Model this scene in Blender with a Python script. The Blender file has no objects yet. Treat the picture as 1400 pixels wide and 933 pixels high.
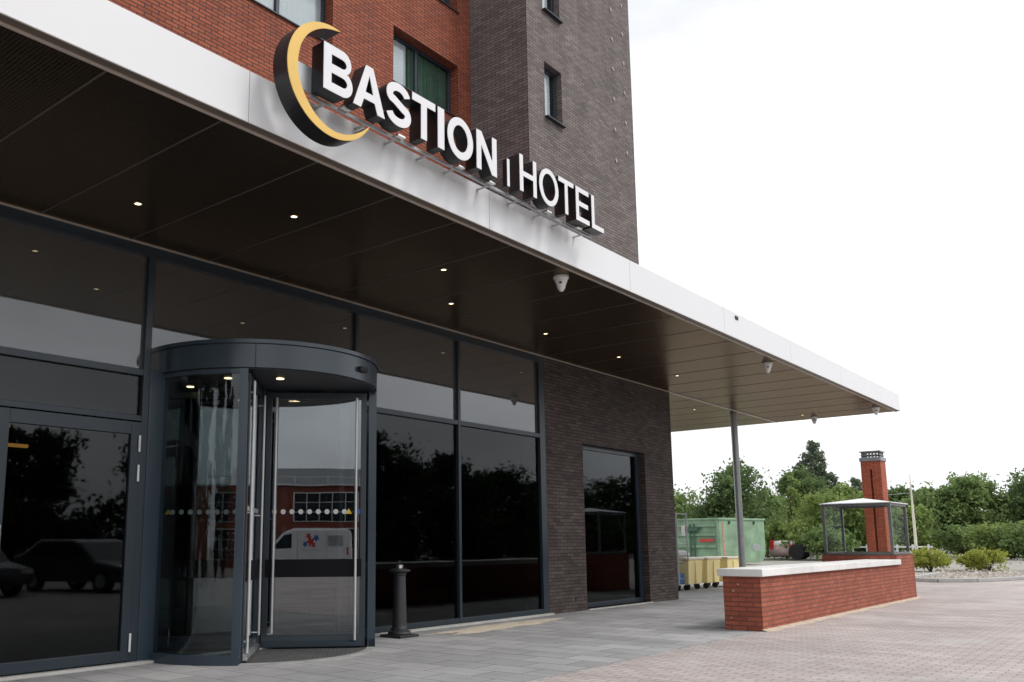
import bpy, math, random
import numpy as np
from mathutils import Vector, Matrix
random.seed(7)
RNG = np.random.default_rng(11)
S = bpy.context.scene
COL = S.collection
R = math.radians
PI = math.pi

# ---------------------------------------------------------------- helpers
class MB:
    """collects polygons in metres; build() links them as one mesh object"""
    def __init__(s):
        s.v, s.f, s.uv = [], [], []
    def add(s, vs, fs, uvs=None):
        o = len(s.v)
        s.v += [tuple(p) for p in vs]
        for i, f in enumerate(fs):
            s.f.append([o + k for k in f])
            s.uv.append(uvs[i] if uvs else None)
        return s
    def quad(s, a, b, c, d):
        return s.add([a, b, c, d], [(0, 1, 2, 3)])
    def box(s, x0, x1, y0, y1, z0, z1):
        v = [(x0,y0,z0),(x1,y0,z0),(x1,y1,z0),(x0,y1,z0),(x0,y0,z1),(x1,y0,z1),(x1,y1,z1),(x0,y1,z1)]
        return s.add(v, [(0,3,2,1),(4,5,6,7),(0,1,5,4),(1,2,6,5),(2,3,7,6),(3,0,4,7)])
    def obox(s, c, dx, dy, dz, ang=0.0):
        ca, sa = math.cos(ang), math.sin(ang)
        v = []
        for z in (-dz/2, dz/2):
            for x, y in ((-dx/2,-dy/2),(dx/2,-dy/2),(dx/2,dy/2),(-dx/2,dy/2)):
                v.append((c[0]+x*ca-y*sa, c[1]+x*sa+y*ca, c[2]+z))
        return s.add(v, [(0,3,2,1),(4,5,6,7),(0,1,5,4),(1,2,6,5),(2,3,7,6),(3,0,4,7)])
    def prism(s, poly, axis, a, b):
        """extrude a 2D outline (ccw) along an axis from a to b; axis x: poly=(y,z), y: (x,z), z: (x,y)"""
        def P(p, t):
            return (t,p[0],p[1]) if axis=='x' else ((p[0],t,p[1]) if axis=='y' else (p[0],p[1],t))
        n = len(poly)
        v = [P(p,a) for p in poly] + [P(p,b) for p in poly]
        f = [tuple(range(n)), tuple(range(2*n-1, n-1, -1))]
        f += [(i, n+i, n+(i+1)%n, (i+1)%n) for i in range(n)]
        return s.add(v, f)
    def tube(s, pts, rad, n=8, cap=True):
        pts = [Vector(p) for p in pts]
        rad = rad if isinstance(rad, (list, tuple)) else [rad]*len(pts)
        o, rings = [], []
        for i, p in enumerate(pts):
            d = (pts[min(i+1,len(pts)-1)] - pts[max(i-1,0)]).normalized()
            u = d.orthogonal().normalized() if i == 0 else (u - d*u.dot(d)).normalized()
            w = d.cross(u)
            for k in range(n):
                a = 2*PI*k/n
                o.append(p + (u*math.cos(a)+w*math.sin(a))*rad[i])
        f = []
        for i in range(len(pts)-1):
            for k in range(n):
                f.append((i*n+k, i*n+(k+1)%n, (i+1)*n+(k+1)%n, (i+1)*n+k))
        if cap:
            f.append(tuple(range(n-1,-1,-1))); f.append(tuple((len(pts)-1)*n+k for k in range(n)))
        return s.add(o, f)
    def lathe(s, prof, c=(0,0,0), n=24, cap=True):
        o = []
        for r, z in prof:
            for k in range(n):
                a = 2*PI*k/n
                o.append((c[0]+r*math.cos(a), c[1]+r*math.sin(a), c[2]+z))
        f = []
        for i in range(len(prof)-1):
            for k in range(n):
                f.append((i*n+k, i*n+(k+1)%n, (i+1)*n+(k+1)%n, (i+1)*n+k))
        if cap:
            f.append(tuple(range(n-1,-1,-1))); f.append(tuple((len(prof)-1)*n+k for k in range(n)))
        return s.add(o, f)
    def arcwall(s, c, r0, r1, a0, a1, z0, z1, n=24):
        """curved slab between radii r0<r1"""
        v, f = [], []
        for i in range(n+1):
            a = a0+(a1-a0)*i/n
            ca, sa = math.cos(a), math.sin(a)
            v += [(c[0]+r1*ca,c[1]+r1*sa,z0),(c[0]+r1*ca,c[1]+r1*sa,z1),(c[0]+r0*ca,c[1]+r0*sa,z1),(c[0]+r0*ca,c[1]+r0*sa,z0)]
        for i in range(n):
            b = i*4
            for k in range(4):
                f.append((b+k, b+4+k, b+4+(k+1)%4, b+(k+1)%4))
        f.append((0,1,2,3)); f.append((n*4+3,n*4+2,n*4+1,n*4))
        return s.add(v, f)
    def build(s, name, m, parent=None, local=False, smooth=False, bevel=0.0, seg=2):
        off = Vector((0,0,0))
        if parent is not None and not local:
            p = parent
            while p is not None:
                off += p.location; p = p.parent
        me = bpy.data.meshes.new(name)
        me.from_pydata([(v[0]-off.x, v[1]-off.y, v[2]-off.z) for v in s.v], [], s.f)
        uv = me.uv_layers.new(name='UVMap')
        data = np.zeros(len(me.loops)*2, dtype=np.float32)
        for poly, given in zip(me.polygons, s.uv):
            nx, ny, nz = (abs(q) for q in poly.normal)
            for j, li in enumerate(poly.loop_indices):
                if given:
                    data[li*2:li*2+2] = given[j]; continue
                p = s.v[me.loops[li].vertex_index]
                if nz >= nx and nz >= ny: t = (p[0], p[1])
                elif ny >= nx: t = (p[0], p[2])
                else: t = (p[1], p[2])
                data[li*2:li*2+2] = t
        uv.data.foreach_set('uv', data)
        if smooth:
            me.polygons.foreach_set('use_smooth', [True]*len(me.polygons))
            me.update()
        me.materials.append(m)
        o = bpy.data.objects.new(name, me)
        COL.objects.link(o)
        if parent is not None: o.parent = parent
        if bevel > 0:
            b = o.modifiers.new('Bevel', 'BEVEL'); b.width = bevel; b.segments = seg; b.limit_method = 'ANGLE'; b.angle_limit = R(35)
            b.harden_normals = False
        if smooth:
            try:
                e = o.modifiers.new('EdgeSplit', 'EDGE_SPLIT'); e.split_angle = R(38)
            except Exception: pass
        return o

def tag(o, label=None, cat=None, group=None, kind=None):
    if label: o['label'] = label
    if cat: o['category'] = cat
    if group: o['group'] = group
    if kind: o['kind'] = kind
    return o
def thing(name, label, cat, loc=(0,0,0), rz=0.0, group=None):
    o = bpy.data.objects.new(name, None); COL.objects.link(o)
    o.empty_display_size = .2
    o.location = loc; o.rotation_euler = (0,0,rz)
    return tag(o, label, cat, group)
def kids(o): return [c for c in bpy.data.objects if c.parent == o]
def dup(o, loc, rz=None, label=None, parent=None):
    c = o.copy(); COL.objects.link(c); c.parent = parent
    if parent is None:
        c.location = loc
        if rz is not None: c.rotation_euler = (0,0,rz)
        if label: c['label'] = label
    for ch in kids(o): dup(ch, None, parent=c)
    return c

# ---------------------------------------------------------------- materials
def nmat(name):
    m = bpy.data.materials.new(name); m.use_nodes = True
    nt = m.node_tree
    return m, nt, nt.nodes, nt.links, nt.nodes['Principled BSDF']
def N(ns, t, **kw):
    n = ns.new(t)
    for k, v in kw.items():
        if k in n.inputs: n.inputs[k].default_value = v
        else: setattr(n, k, v)
    return n
def rgba(c): return (c[0], c[1], c[2], 1.0)

def plain(name, col, rough=.5, metal=0.0, spec=.5, var=.12, scale=3.0, bump=.0, bscale=60.0, coord='Object', coat=0.0):
    m, nt, ns, ln, b = nmat(name)
    b.inputs['Roughness'].default_value = rough
    b.inputs['Metallic'].default_value = metal
    b.inputs['Specular IOR Level'].default_value = spec
    b.inputs['Coat Weight'].default_value = coat
    tc = N(ns,'ShaderNodeTexCoord')
    no = N(ns,'ShaderNodeTexNoise', Scale=scale, Detail=6.0, Roughness=.6)
    ln.new(tc.outputs[coord], no.inputs['Vector'])
    mr = N(ns,'ShaderNodeMapRange')
    mr.inputs[1].default_value=.3; mr.inputs[2].default_value=.7; mr.inputs[3].default_value=1-var; mr.inputs[4].default_value=1+var
    ln.new(no.outputs[0], mr.inputs[0])
    mx = N(ns,'ShaderNodeMix', data_type='RGBA', blend_type='MULTIPLY'); mx.inputs[0].default_value=1
    mx.inputs[6].default_value=rgba(col); ln.new(mr.outputs[0], mx.inputs[7])
    ln.new(mx.outputs[2], b.inputs['Base Color'])
    mr2 = N(ns,'ShaderNodeMapRange')
    mr2.inputs[3].default_value=max(0,rough-.08); mr2.inputs[4].default_value=min(1,rough+.08)
    ln.new(no.outputs[0], mr2.inputs[0]); ln.new(mr2.outputs[0], b.inputs['Roughness'])
    if bump > 0:
        n2 = N(ns,'ShaderNodeTexNoise', Scale=bscale, Detail=4.0)
        ln.new(tc.outputs[coord], n2.inputs['Vector'])
        bp = N(ns,'ShaderNodeBump', Strength=bump, Distance=.01)
        ln.new(n2.outputs[0], bp.inputs['Height']); ln.new(bp.outputs[0], b.inputs['Normal'])
    return m

def bricks(name, c1, c2, mortar, bw=.22, bh=.0625, ms=.007, rough=.85, bumpd=.012, offset=.5, blot=.25, stain=None, bias=0.0, rot=0.0, third=None, blotscale=.9):
    m, nt, ns, ln, b = nmat(name)
    uv = N(ns,'ShaderNodeUVMap', uv_map='UVMap')
    mp = N(ns,'ShaderNodeMapping'); mp.inputs['Rotation'].default_value=(0,0,rot)
    ln.new(uv.outputs[0], mp.inputs[0])
    # slightly wavy coursing
    wn = N(ns,'ShaderNodeTexNoise', Scale=2.5, Detail=3.0)
    ln.new(mp.outputs[0], wn.inputs['Vector'])
    ws = N(ns,'ShaderNodeVectorMath', operation='SCALE'); ws.inputs['Scale'].default_value=.006
    ln.new(wn.outputs[1], ws.inputs[0])
    wa = N(ns,'ShaderNodeVectorMath', operation='ADD'); ln.new(mp.outputs[0], wa.inputs[0]); ln.new(ws.outputs[0], wa.inputs[1])
    br = N(ns,'ShaderNodeTexBrick', offset=offset, offset_frequency=2, squash=1.0)
    for k, v in (('Scale',1.0),('Mortar Size',ms),('Mortar Smooth',.15),('Bias',bias),('Brick Width',bw),('Row Height',bh)):
        br.inputs[k].default_value = v
    br.inputs['Color1'].default_value=rgba(c1); br.inputs['Color2'].default_value=rgba(c2); br.inputs['Mortar'].default_value=rgba(mortar)
    ln.new(wa.outputs[0], br.inputs['Vector'])
    cur = br.outputs[0]
    if third:
        # a second set of random bricks in another tone
        b2 = N(ns,'ShaderNodeTexBrick', offset=offset, offset_frequency=2)
        for k, v in (('Scale',1.0),('Mortar Size',0.0),('Bias',-.35),('Brick Width',bw),('Row Height',bh)): b2.inputs[k].default_value=v
        b2.inputs['Color1'].default_value=(0,0,0,1); b2.inputs['Color2'].default_value=(1,1,1,1); b2.inputs['Mortar'].default_value=(0,0,0,1)
        off = N(ns,'ShaderNodeVectorMath', operation='ADD'); off.inputs[1].default_value=(bw*34, bh*58, 0)
        ln.new(wa.outputs[0], off.inputs[0]); ln.new(off.outputs[0], b2.inputs['Vector'])
        cr = N(ns,'ShaderNodeMapRange'); cr.inputs[1].default_value=.45; cr.inputs[2].default_value=.8; cr.inputs[3].default_value=0; cr.inputs[4].default_value=.75
        ln.new(b2.outputs[0], cr.inputs[0])
        iv = N(ns,'ShaderNodeMath', operation='MULTIPLY'); 
        om = N(ns,'ShaderNodeMath', operation='SUBTRACT'); om.inputs[0].default_value=1; ln.new(br.outputs[1], om.inputs[1])
        ln.new(cr.outputs[0], iv.inputs[0]); ln.new(om.outputs[0], iv.inputs[1])
        mx3 = N(ns,'ShaderNodeMix', data_type='RGBA'); ln.new(iv.outputs[0], mx3.inputs[0]); ln.new(cur, mx3.inputs[6]); mx3.inputs[7].default_value=rgba(third)
        cur = mx3.outputs[2]
    no = N(ns,'ShaderNodeTexNoise', Scale=blotscale, Detail=7.0, Roughness=.65)
    ln.new(mp.outputs[0], no.inputs['Vector'])
    mr = N(ns,'ShaderNodeMapRange'); mr.inputs[1].default_value=.3; mr.inputs[2].default_value=.7; mr.inputs[3].default_value=1-blot; mr.inputs[4].default_value=1+blot
    ln.new(no.outputs[0], mr.inputs[0])
    mx = N(ns,'ShaderNodeMix', data_type='RGBA', blend_type='MULTIPLY'); mx.inputs[0].default_value=1
    ln.new(cur, mx.inputs[6]); ln.new(mr.outputs[0], mx.inputs[7])
    cur = mx.outputs[2]
    # vertical weather streaks
    sm = N(ns,'ShaderNodeMapping'); sm.inputs['Scale'].default_value=(2.6,.22,1); ln.new(uv.outputs[0], sm.inputs[0])
    sk_ = N(ns,'ShaderNodeTexNoise', Scale=1.0, Detail=6.0, Roughness=.6); ln.new(sm.outputs[0], sk_.inputs['Vector'])
    sr_ = N(ns,'ShaderNodeMapRange'); sr_.inputs[1].default_value=.3; sr_.inputs[2].default_value=.7; sr_.inputs[3].default_value=.86; sr_.inputs[4].default_value=1.12; ln.new(sk_.outputs[0], sr_.inputs[0])
    sx_ = N(ns,'ShaderNodeMix', data_type='RGBA', blend_type='MULTIPLY'); sx_.inputs[0].default_value=1; ln.new(cur, sx_.inputs[6]); ln.new(sr_.outputs[0], sx_.inputs[7]); cur = sx_.outputs[2]
    # gritty fine grain
    g = N(ns,'ShaderNodeTexNoise', Scale=70.0, Detail=3.0); ln.new(mp.outputs[0], g.inputs['Vector'])
    gr = N(ns,'ShaderNodeMapRange'); gr.inputs[1].default_value=.3; gr.inputs[2].default_value=.7; gr.inputs[3].default_value=.84; gr.inputs[4].default_value=1.16
    ln.new(g.outputs[0], gr.inputs[0])
    mg = N(ns,'ShaderNodeMix', data_type='RGBA', blend_type='MULTIPLY'); mg.inputs[0].default_value=1
    ln.new(cur, mg.inputs[6]); ln.new(gr.outputs[0], mg.inputs[7]); cur = mg.outputs[2]
    if stain:
        scol, thr, sc = stain
        sn = N(ns,'ShaderNodeTexNoise', Scale=sc, Detail=8.0, Roughness=.72); 
        so = N(ns,'ShaderNodeVectorMath', operation='ADD'); so.inputs[1].default_value=(31.7,5.3,0); ln.new(mp.outputs[0], so.inputs[0]); ln.new(so.outputs[0], sn.inputs['Vector'])
        sr = N(ns,'ShaderNodeMapRange'); sr.inputs[1].default_value=thr; sr.inputs[2].default_value=thr+.1; sr.inputs[3].default_value=0; sr.inputs[4].default_value=.55
        ln.new(sn.outputs[0], sr.inputs[0])
        ms_ = N(ns,'ShaderNodeMix', data_type='RGBA'); ln.new(sr.outputs[0], ms_.inputs[0]); ln.new(cur, ms_.inputs[6]); ms_.inputs[7].default_value=rgba(scol); cur = ms_.outputs[2]
    ln.new(cur, b.inputs['Base Color'])
    b.inputs['Roughness'].default_value = rough
    h = N(ns,'ShaderNodeMath', operation='MULTIPLY_ADD'); h.inputs[1].default_value=-1.0
    ln.new(br.outputs[1], h.inputs[0])
    gs = N(ns,'ShaderNodeMath', operation='MULTIPLY'); gs.inputs[1].default_value=.5; ln.new(g.outputs[0], gs.inputs[0]); ln.new(gs.outputs[0], h.inputs[2])
    bp = N(ns,'ShaderNodeBump', Strength=.8, Distance=bumpd); ln.new(h.outputs[0], bp.inputs['Height']); ln.new(bp.outputs[0], b.inputs['Normal'])
    return m

def glass(name, tint=(.75,.8,.8), refl=1.7, rough=0.0, base=0.0, veil=0.0, wave=.05):
    """thin window pane: see-through plus Fresnel reflection"""
    m, nt, ns, ln, b = nmat(name)
    ns.remove(b)
    out = ns['Material Output']
    tr = N(ns,'ShaderNodeBsdfTransparent'); tr.inputs[0].default_value=rgba(tint)
    gl = N(ns,'ShaderNodeBsdfGlossy', Roughness=rough); gl.inputs[0].default_value=(.93,.96,1,1)
    # faint waviness of real panes
    tc = N(ns,'ShaderNodeTexCoord')
    no = N(ns,'ShaderNodeTexNoise', Scale=1.1, Detail=1.0); ln.new(tc.outputs['Object'], no.inputs['Vector'])
    bp = N(ns,'ShaderNodeBump', Strength=wave, Distance=.02); ln.new(no.outputs[0], bp.inputs['Height']); ln.new(bp.outputs[0], gl.inputs['Normal'])
    geo = N(ns,'ShaderNodeNewGeometry')
    dt = N(ns,'ShaderNodeVectorMath', operation='DOT_PRODUCT'); ln.new(geo.outputs['Incoming'], dt.inputs[0]); ln.new(geo.outputs['Normal'], dt.inputs[1])
    ab = N(ns,'ShaderNodeMath', operation='ABSOLUTE'); ln.new(dt.outputs['Value'], ab.inputs[0])
    om = N(ns,'ShaderNodeMath', operation='SUBTRACT'); om.inputs[0].default_value=1; ln.new(ab.outputs[0], om.inputs[1])
    pw = N(ns,'ShaderNodeMath', operation='POWER'); pw.inputs[1].default_value=4.2; ln.new(om.outputs[0], pw.inputs[0])
    ma = N(ns,'ShaderNodeMath', operation='MULTIPLY_ADD'); ma.inputs[1].default_value=.9; ma.inputs[2].default_value=.045; ln.new(pw.outputs[0], ma.inputs[0])
    mu = N(ns,'ShaderNodeMath', operation='MULTIPLY_ADD', use_clamp=True); mu.inputs[1].default_value=refl; mu.inputs[2].default_value=base; ln.new(ma.outputs[0], mu.inputs[0])
    mx = N(ns,'ShaderNodeMixShader'); ln.new(mu.outputs[0], mx.inputs[0])
    if veil > 0:      # printed grey film on the inside of the pane
        df = N(ns,'ShaderNodeBsdfDiffuse'); df.inputs[0].default_value=(.42,.42,.40,1)
        mv = N(ns,'ShaderNodeMixShader'); mv.inputs[0].default_value=veil; ln.new(tr.outputs[0], mv.inputs[1]); ln.new(df.outputs[0], mv.inputs[2]); ln.new(mv.outputs[0], mx.inputs[1])
    else: ln.new(tr.outputs[0], mx.inputs[1])
    ln.new(gl.outputs[0], mx.inputs[2])
    ln.new(mx.outputs[0], out.inputs[0])
    return m

def emis(name, col, st):
    m, nt, ns, ln, b = nmat(name)
    b.inputs['Base Color'].default_value=rgba(col); b.inputs['Emission Color'].default_value=rgba(col); b.inputs['Emission Strength'].default_value=st
    return m

def leafmat(name, c1, c2, trans=.46):
    m, nt, ns, ln, b = nmat(name)
    geo = N(ns,'ShaderNodeNewGeometry')
    tc = N(ns,'ShaderNodeTexCoord')
    no = N(ns,'ShaderNodeTexNoise', Scale=.55, Detail=3.0); ln.new(tc.outputs['Object'], no.inputs['Vector'])
    a = N(ns,'ShaderNodeMath', operation='MULTIPLY_ADD'); a.inputs[1].default_value=.55; ln.new(geo.outputs['Random Per Island'], a.inputs[0])
    nr = N(ns,'ShaderNodeMapRange'); nr.inputs[1].default_value=.35; nr.inputs[2].default_value=.65; nr.inputs[3].default_value=0; nr.inputs[4].default_value=.5; ln.new(no.outputs[0], nr.inputs[0]); ln.new(nr.outputs[0], a.inputs[2])
    mx = N(ns,'ShaderNodeMix', data_type='RGBA'); ln.new(a.outputs[0], mx.inputs[0]); mx.inputs[6].default_value=rgba(c1); mx.inputs[7].default_value=rgba(c2)
    ln.new(mx.outputs[2], b.inputs['Base Color']); b.inputs['Roughness'].default_value=.55; b.inputs['Specular IOR Level'].default_value=.3
    t = N(ns,'ShaderNodeBsdfTranslucent'); ln.new(mx.outputs[2], t.inputs[0])
    ms = N(ns,'ShaderNodeMixShader'); ms.inputs[0].default_value=trans
    ln.new(b.outputs[0], ms.inputs[1]); ln.new(t.outputs[0], ms.inputs[2]); ln.new(ms.outputs[0], ns['Material Output'].inputs[0])
    return m

def soffitmat():
    """brown perforated metal ceiling panels: rows of small punched holes"""
    m, nt, ns, ln, b = nmat('perforated_soffit')
    uv = N(ns,'ShaderNodeUVMap', uv_map='UVMap')
    sc = N(ns,'ShaderNodeVectorMath', operation='SCALE'); sc.inputs['Scale'].default_value=1/.03
    ln.new(uv.outputs[0], sc.inputs[0])
    fr = N(ns,'ShaderNodeVectorMath', operation='FRACTION'); ln.new(sc.outputs[0], fr.inputs[0])
    sb = N(ns,'ShaderNodeVectorMath', operation='SUBTRACT'); sb.inputs[1].default_value=(.5,.5,0); ln.new(fr.outputs[0], sb.inputs[0])
    sx = N(ns,'ShaderNodeSeparateXYZ'); ln.new(sb.outputs[0], sx.inputs[0])
    cx = N(ns,'ShaderNodeCombineXYZ'); ln.new(sx.outputs[0], cx.inputs[0]); ln.new(sx.outputs[1], cx.inputs[1])
    le = N(ns,'ShaderNodeVectorMath', operation='LENGTH'); ln.new(cx.outputs[0], le.inputs[0])
    lt = N(ns,'ShaderNodeMath', operation='LESS_THAN'); lt.inputs[1].default_value=.31; ln.new(le.outputs['Value'], lt.inputs[0])
    no = N(ns,'ShaderNodeTexNoise', Scale=.7, Detail=5.0); ln.new(uv.outputs[0], no.inputs['Vector'])
    mr = N(ns,'ShaderNodeMapRange'); mr.inputs[3].default_value=.85; mr.inputs[4].default_value=1.15; ln.new(no.outputs[0], mr.inputs[0])
    mx = N(ns,'ShaderNodeMix', data_type='RGBA'); ln.new(lt.outputs[0], mx.inputs[0]); mx.inputs[6].default_value=(.075,.058,.043,1); mx.inputs[7].default_value=(.004,.004,.004,1)
    b.inputs['Metallic'].default_value=.6
    mu = N(ns,'ShaderNodeMix', data_type='RGBA', blend_type='MULTIPLY'); mu.inputs[0].default_value=1; ln.new(mx.outputs[2], mu.inputs[6]); ln.new(mr.outputs[0], mu.inputs[7])
    ln.new(mu.outputs[2], b.inputs['Base Color'])
    b.inputs['Roughness'].default_value=.27; b.inputs['Specular IOR Level'].default_value=.95
    b.inputs['Specular Tint'].default_value=(.92,.70,.50,1)
    b.inputs['Sheen Weight'].default_value=.10; b.inputs['Sheen Roughness'].default_value=.15; b.inputs['Sheen Tint'].default_value=(1,.66,.42,1)
    bp = N(ns,'ShaderNodeBump', Strength=.15, Distance=.002, invert=True); ln.new(lt.outputs[0], bp.inputs['Height']); ln.new(bp.outputs[0], b.inputs['Normal'])
    return m

M = {}
M['dark_brick'] = bricks('dark_brick', (.050,.037,.033), (.10,.074,.065), (.026,.021,.019), blot=.22, third=(.135,.098,.083), stain=((.42,.38,.36), .66, 1.3))  # darker copy of the dark brick, canopy shade worked into its colour
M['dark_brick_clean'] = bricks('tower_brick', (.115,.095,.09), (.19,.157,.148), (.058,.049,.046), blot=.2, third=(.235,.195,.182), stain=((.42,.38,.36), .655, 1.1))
M['red_brick'] = bricks('red_brick', (.25,.057,.025), (.35,.092,.042), (.075,.028,.02), blot=.15, third=(.18,.042,.025), ms=.010)
M['wall_brick'] = bricks('orange_red_brick', (.32,.082,.045), (.42,.118,.068), (.20,.068,.045), blot=.16, third=(.28,.06,.045), stain=((.6,.5,.44), .74, 2.4), ms=.0095, bh=.0665, bumpd=.035)
M['frame'] = plain('anthracite_frame', (.022,.034,.046), .35, 0, .5, .08, 1.5)
M['frame_dark'] = plain('dark_frame', (.022,.026,.032), .4, 0, .5, .08, 1.5)
M['drum'] = plain('anthracite_drum', (.036,.054,.072), .22, 0, .5, .06, 1.0)
M['bar'] = plain('satin_bar', (.58,.58,.57), .38, .35, .5, .04, 3.0)
M['steel'] = plain('brushed_steel', (.72,.72,.70), .28, 1.0, .5, .06, 6.0)
M['zinc'] = plain('galvanised_steel', (.42,.44,.45), .45, .8, .5, .15, 5.0)
M['white_panel'] = plain('white_fascia_panel', (.665,.672,.685), .30, 0, .5, .025, .5)
M['white_letter'] = plain('white_letter_face', (.70,.70,.72), .35, 0, .5, .02, 2.0)
M['letter_side'] = plain('black_letter_side', (.008,.008,.009), .42, 0, .5, .1, 4.0)
M['gold'] = plain('gold_crescent', (.62,.40,.10), .30, .25, .5, .06, 2.0)
M['lip'] = plain('brown_edge_trim', (.17,.14,.115), .4, .3, .5, .1, 2.0)
M['lip_light'] = plain('pale_edge_trim', (.52,.46,.40), .4, .2, .5, .1, 2.0)
M['soffit'] = soffitmat()
M['joint'] = plain('soffit_joint', (.12,.10,.088), .5, .2, .5, .1, 2.0)
M['glass'] = glass('window_glass', (.40,.44,.43), .58, rough=.02, wave=.07)
M['glass_upper'] = glass('reflective_upper_glass', (.25,.27,.27), 1.45, base=.025, veil=.15)
M['glass_drum'] = glass('curved_door_glass', (.74,.78,.78), .8, wave=.012)
M['glass_wing'] = glass('door_wing_glass', (.62,.66,.67), 1.7, base=.05)
M['glass_room'] = glass('room_window_glass', (.86,.89,.89), 1.1)
M['glass_case'] = glass('enclosure_glass', (.97,.985,.98), .07)
M['black'] = plain('black_rubber', (.012,.012,.013), .6, 0, .4, .1, 5.0)
M['black_band'] = plain('black_band', (.010,.010,.012), .75, 0, .12, .05, 2.0)
M['white_dot'] = plain('white_sticker', (.62,.62,.62), .6)
M['yellow_dot'] = plain('yellow_sticker', (.8,.55,.04), .6)
M['blue_dot'] = plain('blue_sticker', (.05,.16,.55), .6)
M['cast_iron'] = plain('grey_cast_iron', (.030,.030,.033), .5, .2, .5, .18, 6.0, bump=.2, bscale=90)
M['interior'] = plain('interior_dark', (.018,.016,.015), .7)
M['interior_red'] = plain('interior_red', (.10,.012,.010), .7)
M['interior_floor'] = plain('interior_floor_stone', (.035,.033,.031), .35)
M['coping'] = plain('white_stone_coping', (.74,.73,.71), .7, 0, .4, .12, 1.4, bump=.15, bscale=120)
M['stud'] = plain('pale_clay_stud', (.33,.285,.27), .8, 0, .3, .2, 5.0)
M['sill_pale'] = plain('pale_concrete', (.50,.49,.46), .85, 0, .3, .15, 4.0, bump=.3, bscale=80)
M['ring'] = plain('worn_concrete_ring', (.33,.325,.315), .85, 0, .3, .2, 6.0, bump=.2, bscale=80)
M['chimney_brick'] = bricks('chimney_brick', (.36,.085,.042), (.45,.12,.062), (.22,.065,.04), blot=.12, third=(.30,.07,.04))
M['slab'] = bricks('grey_paving_slabs', (.275,.272,.275), (.36,.355,.357), (.11,.107,.105), bw=.60, bh=.40, ms=.006, rot=R(90), blot=.22, blotscale=.55, stain=((.36,.33,.28), .62, .8), bumpd=.006)
M['paver'] = bricks('pink_brick_paving', (.37,.318,.298), (.445,.395,.375), (.245,.21,.195), bw=.21, bh=.105, ms=.007, rot=R(90), blot=.20, blotscale=.5, stain=((.47,.445,.42), .54, .5), bumpd=.005)
M['ground'] = plain('pale_gravel_ground', (.30,.285,.26), .95, 0, .2, .25, .35, bump=.4, bscale=14)
M['mat'] = bricks('coir_mat', (.085,.083,.085), (.13,.13,.13), (.05,.05,.05), bw=.10, bh=.05, ms=.012, rot=R(45), blot=.1)
M['sand'] = plain('jointing_sand', (.50,.43,.34), .95, 0, .2, .2, 7.0, bump=.4, bscale=120)
M['warm_lamp'] = emis('warm_lamp', (1.0,.76,.42), 3.5)
M['cove'] = emis('orange_cove_lamp', (1.0,.42,.10), .8)
M['camera_white'] = plain('white_plastic', (.74,.73,.71), .45)
M['curtain_green'] = plain('green_curtain', (.075,.155,.108), .9, 0, .2, .3, 3.0)
M['curtain_white'] = plain('white_curtain', (.72,.73,.76), .9, 0, .2, .05, 3.0)
M['post_grey'] = plain('grey_painted_post', (.40,.425,.415), .32, .3, .5, .08, 3.0)
M['case_grey'] = plain('grey_metal_frame', (.155,.16,.155), .45, .3, .5, .1, 3.0)
M['roof_white'] = plain('pale_roof_sheet', (.86,.86,.88), .15, 0, .5, .03, 2.0)  # white base colour stands in for sky reflected by the glass roof
M['lead'] = plain('lead_flashing', (.30,.31,.34), .5, .4, .5, .15, 6.0)
M['green_skip'] = plain('green_skip_paint', (.21,.33,.215), .55, 0, .4, .35, 1.1, bump=.15, bscale=20)
M['green_dark'] = plain('dark_green_paint', (.05,.12,.075), .6, 0, .4, .2, 2.0)
M['yellow_bin'] = plain('yellow_plastic', (.88,.74,.36), .5, 0, .4, .08, 2.0)
M['cream'] = plain('cream_rim', (.74,.68,.54), .5)
M['white_bag'] = plain('white_bag', (.78,.78,.78), .6)
M['blue'] = plain('blue_plastic', (.04,.14,.42), .45)
M['red_paint'] = plain('red_paint', (.55,.04,.03), .5)
M['rust_pink'] = plain('faded_pink_tank', (.46,.34,.33), .6, 0, .4, .25, 3.0)
M['white_paint'] = plain('white_paint', (.74,.74,.72), .5)
M['tyre'] = plain('black_tyre', (.025,.024,.026), .8, 0, .3, .2, 8.0, bump=.4, bscale=40)
M['bark'] = plain('bark', (.085,.065,.048), .9, 0, .2, .3, 6.0, bump=.6, bscale=18)
M['leaf_mid'] = leafmat('leaf_mid', (.11,.17,.055), (.26,.36,.13))
M['leaf_dark'] = leafmat('leaf_dark', (.06,.105,.04), (.18,.26,.09))
M['leaf_light'] = leafmat('leaf_light', (.15,.215,.055), (.30,.39,.125))
M['leaf_pale'] = leafmat('leaf_pale', (.115,.15,.10), (.22,.265,.18))
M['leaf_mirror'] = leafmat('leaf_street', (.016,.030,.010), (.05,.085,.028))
M['leaf_yellow'] = leafmat('leaf_yellow', (.22,.25,.04), (.42,.44,.09))
M['kerb'] = plain('concrete_kerb', (.40,.39,.38), .85, 0, .3, .12, 3.0, bump=.2, bscale=60)
M['rubble'] = plain('pale_stones', (.42,.37,.32), .95, 0, .2, .35, 5.0, bump=.5, bscale=30)
M['van_white'] = plain('white_van_paint', (.75,.76,.77), .25, 0, .5, .02, 1.0, coat=.5)
M['car_dark'] = plain('dark_car_paint', (.045,.05,.06), .2, 0, .5, .02, 1.0, coat=.6)
M['car_glass'] = plain('car_glass', (.02,.025,.03), .08)
M['office_brick'] = bricks('office_brick', (.26,.06,.035), (.34,.09,.05), (.14,.07,.05), blot=.15)
M['asphalt'] = plain('asphalt', (.06,.06,.062), .9, 0, .3, .2, 2.0, bump=.3, bscale=80)

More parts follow.
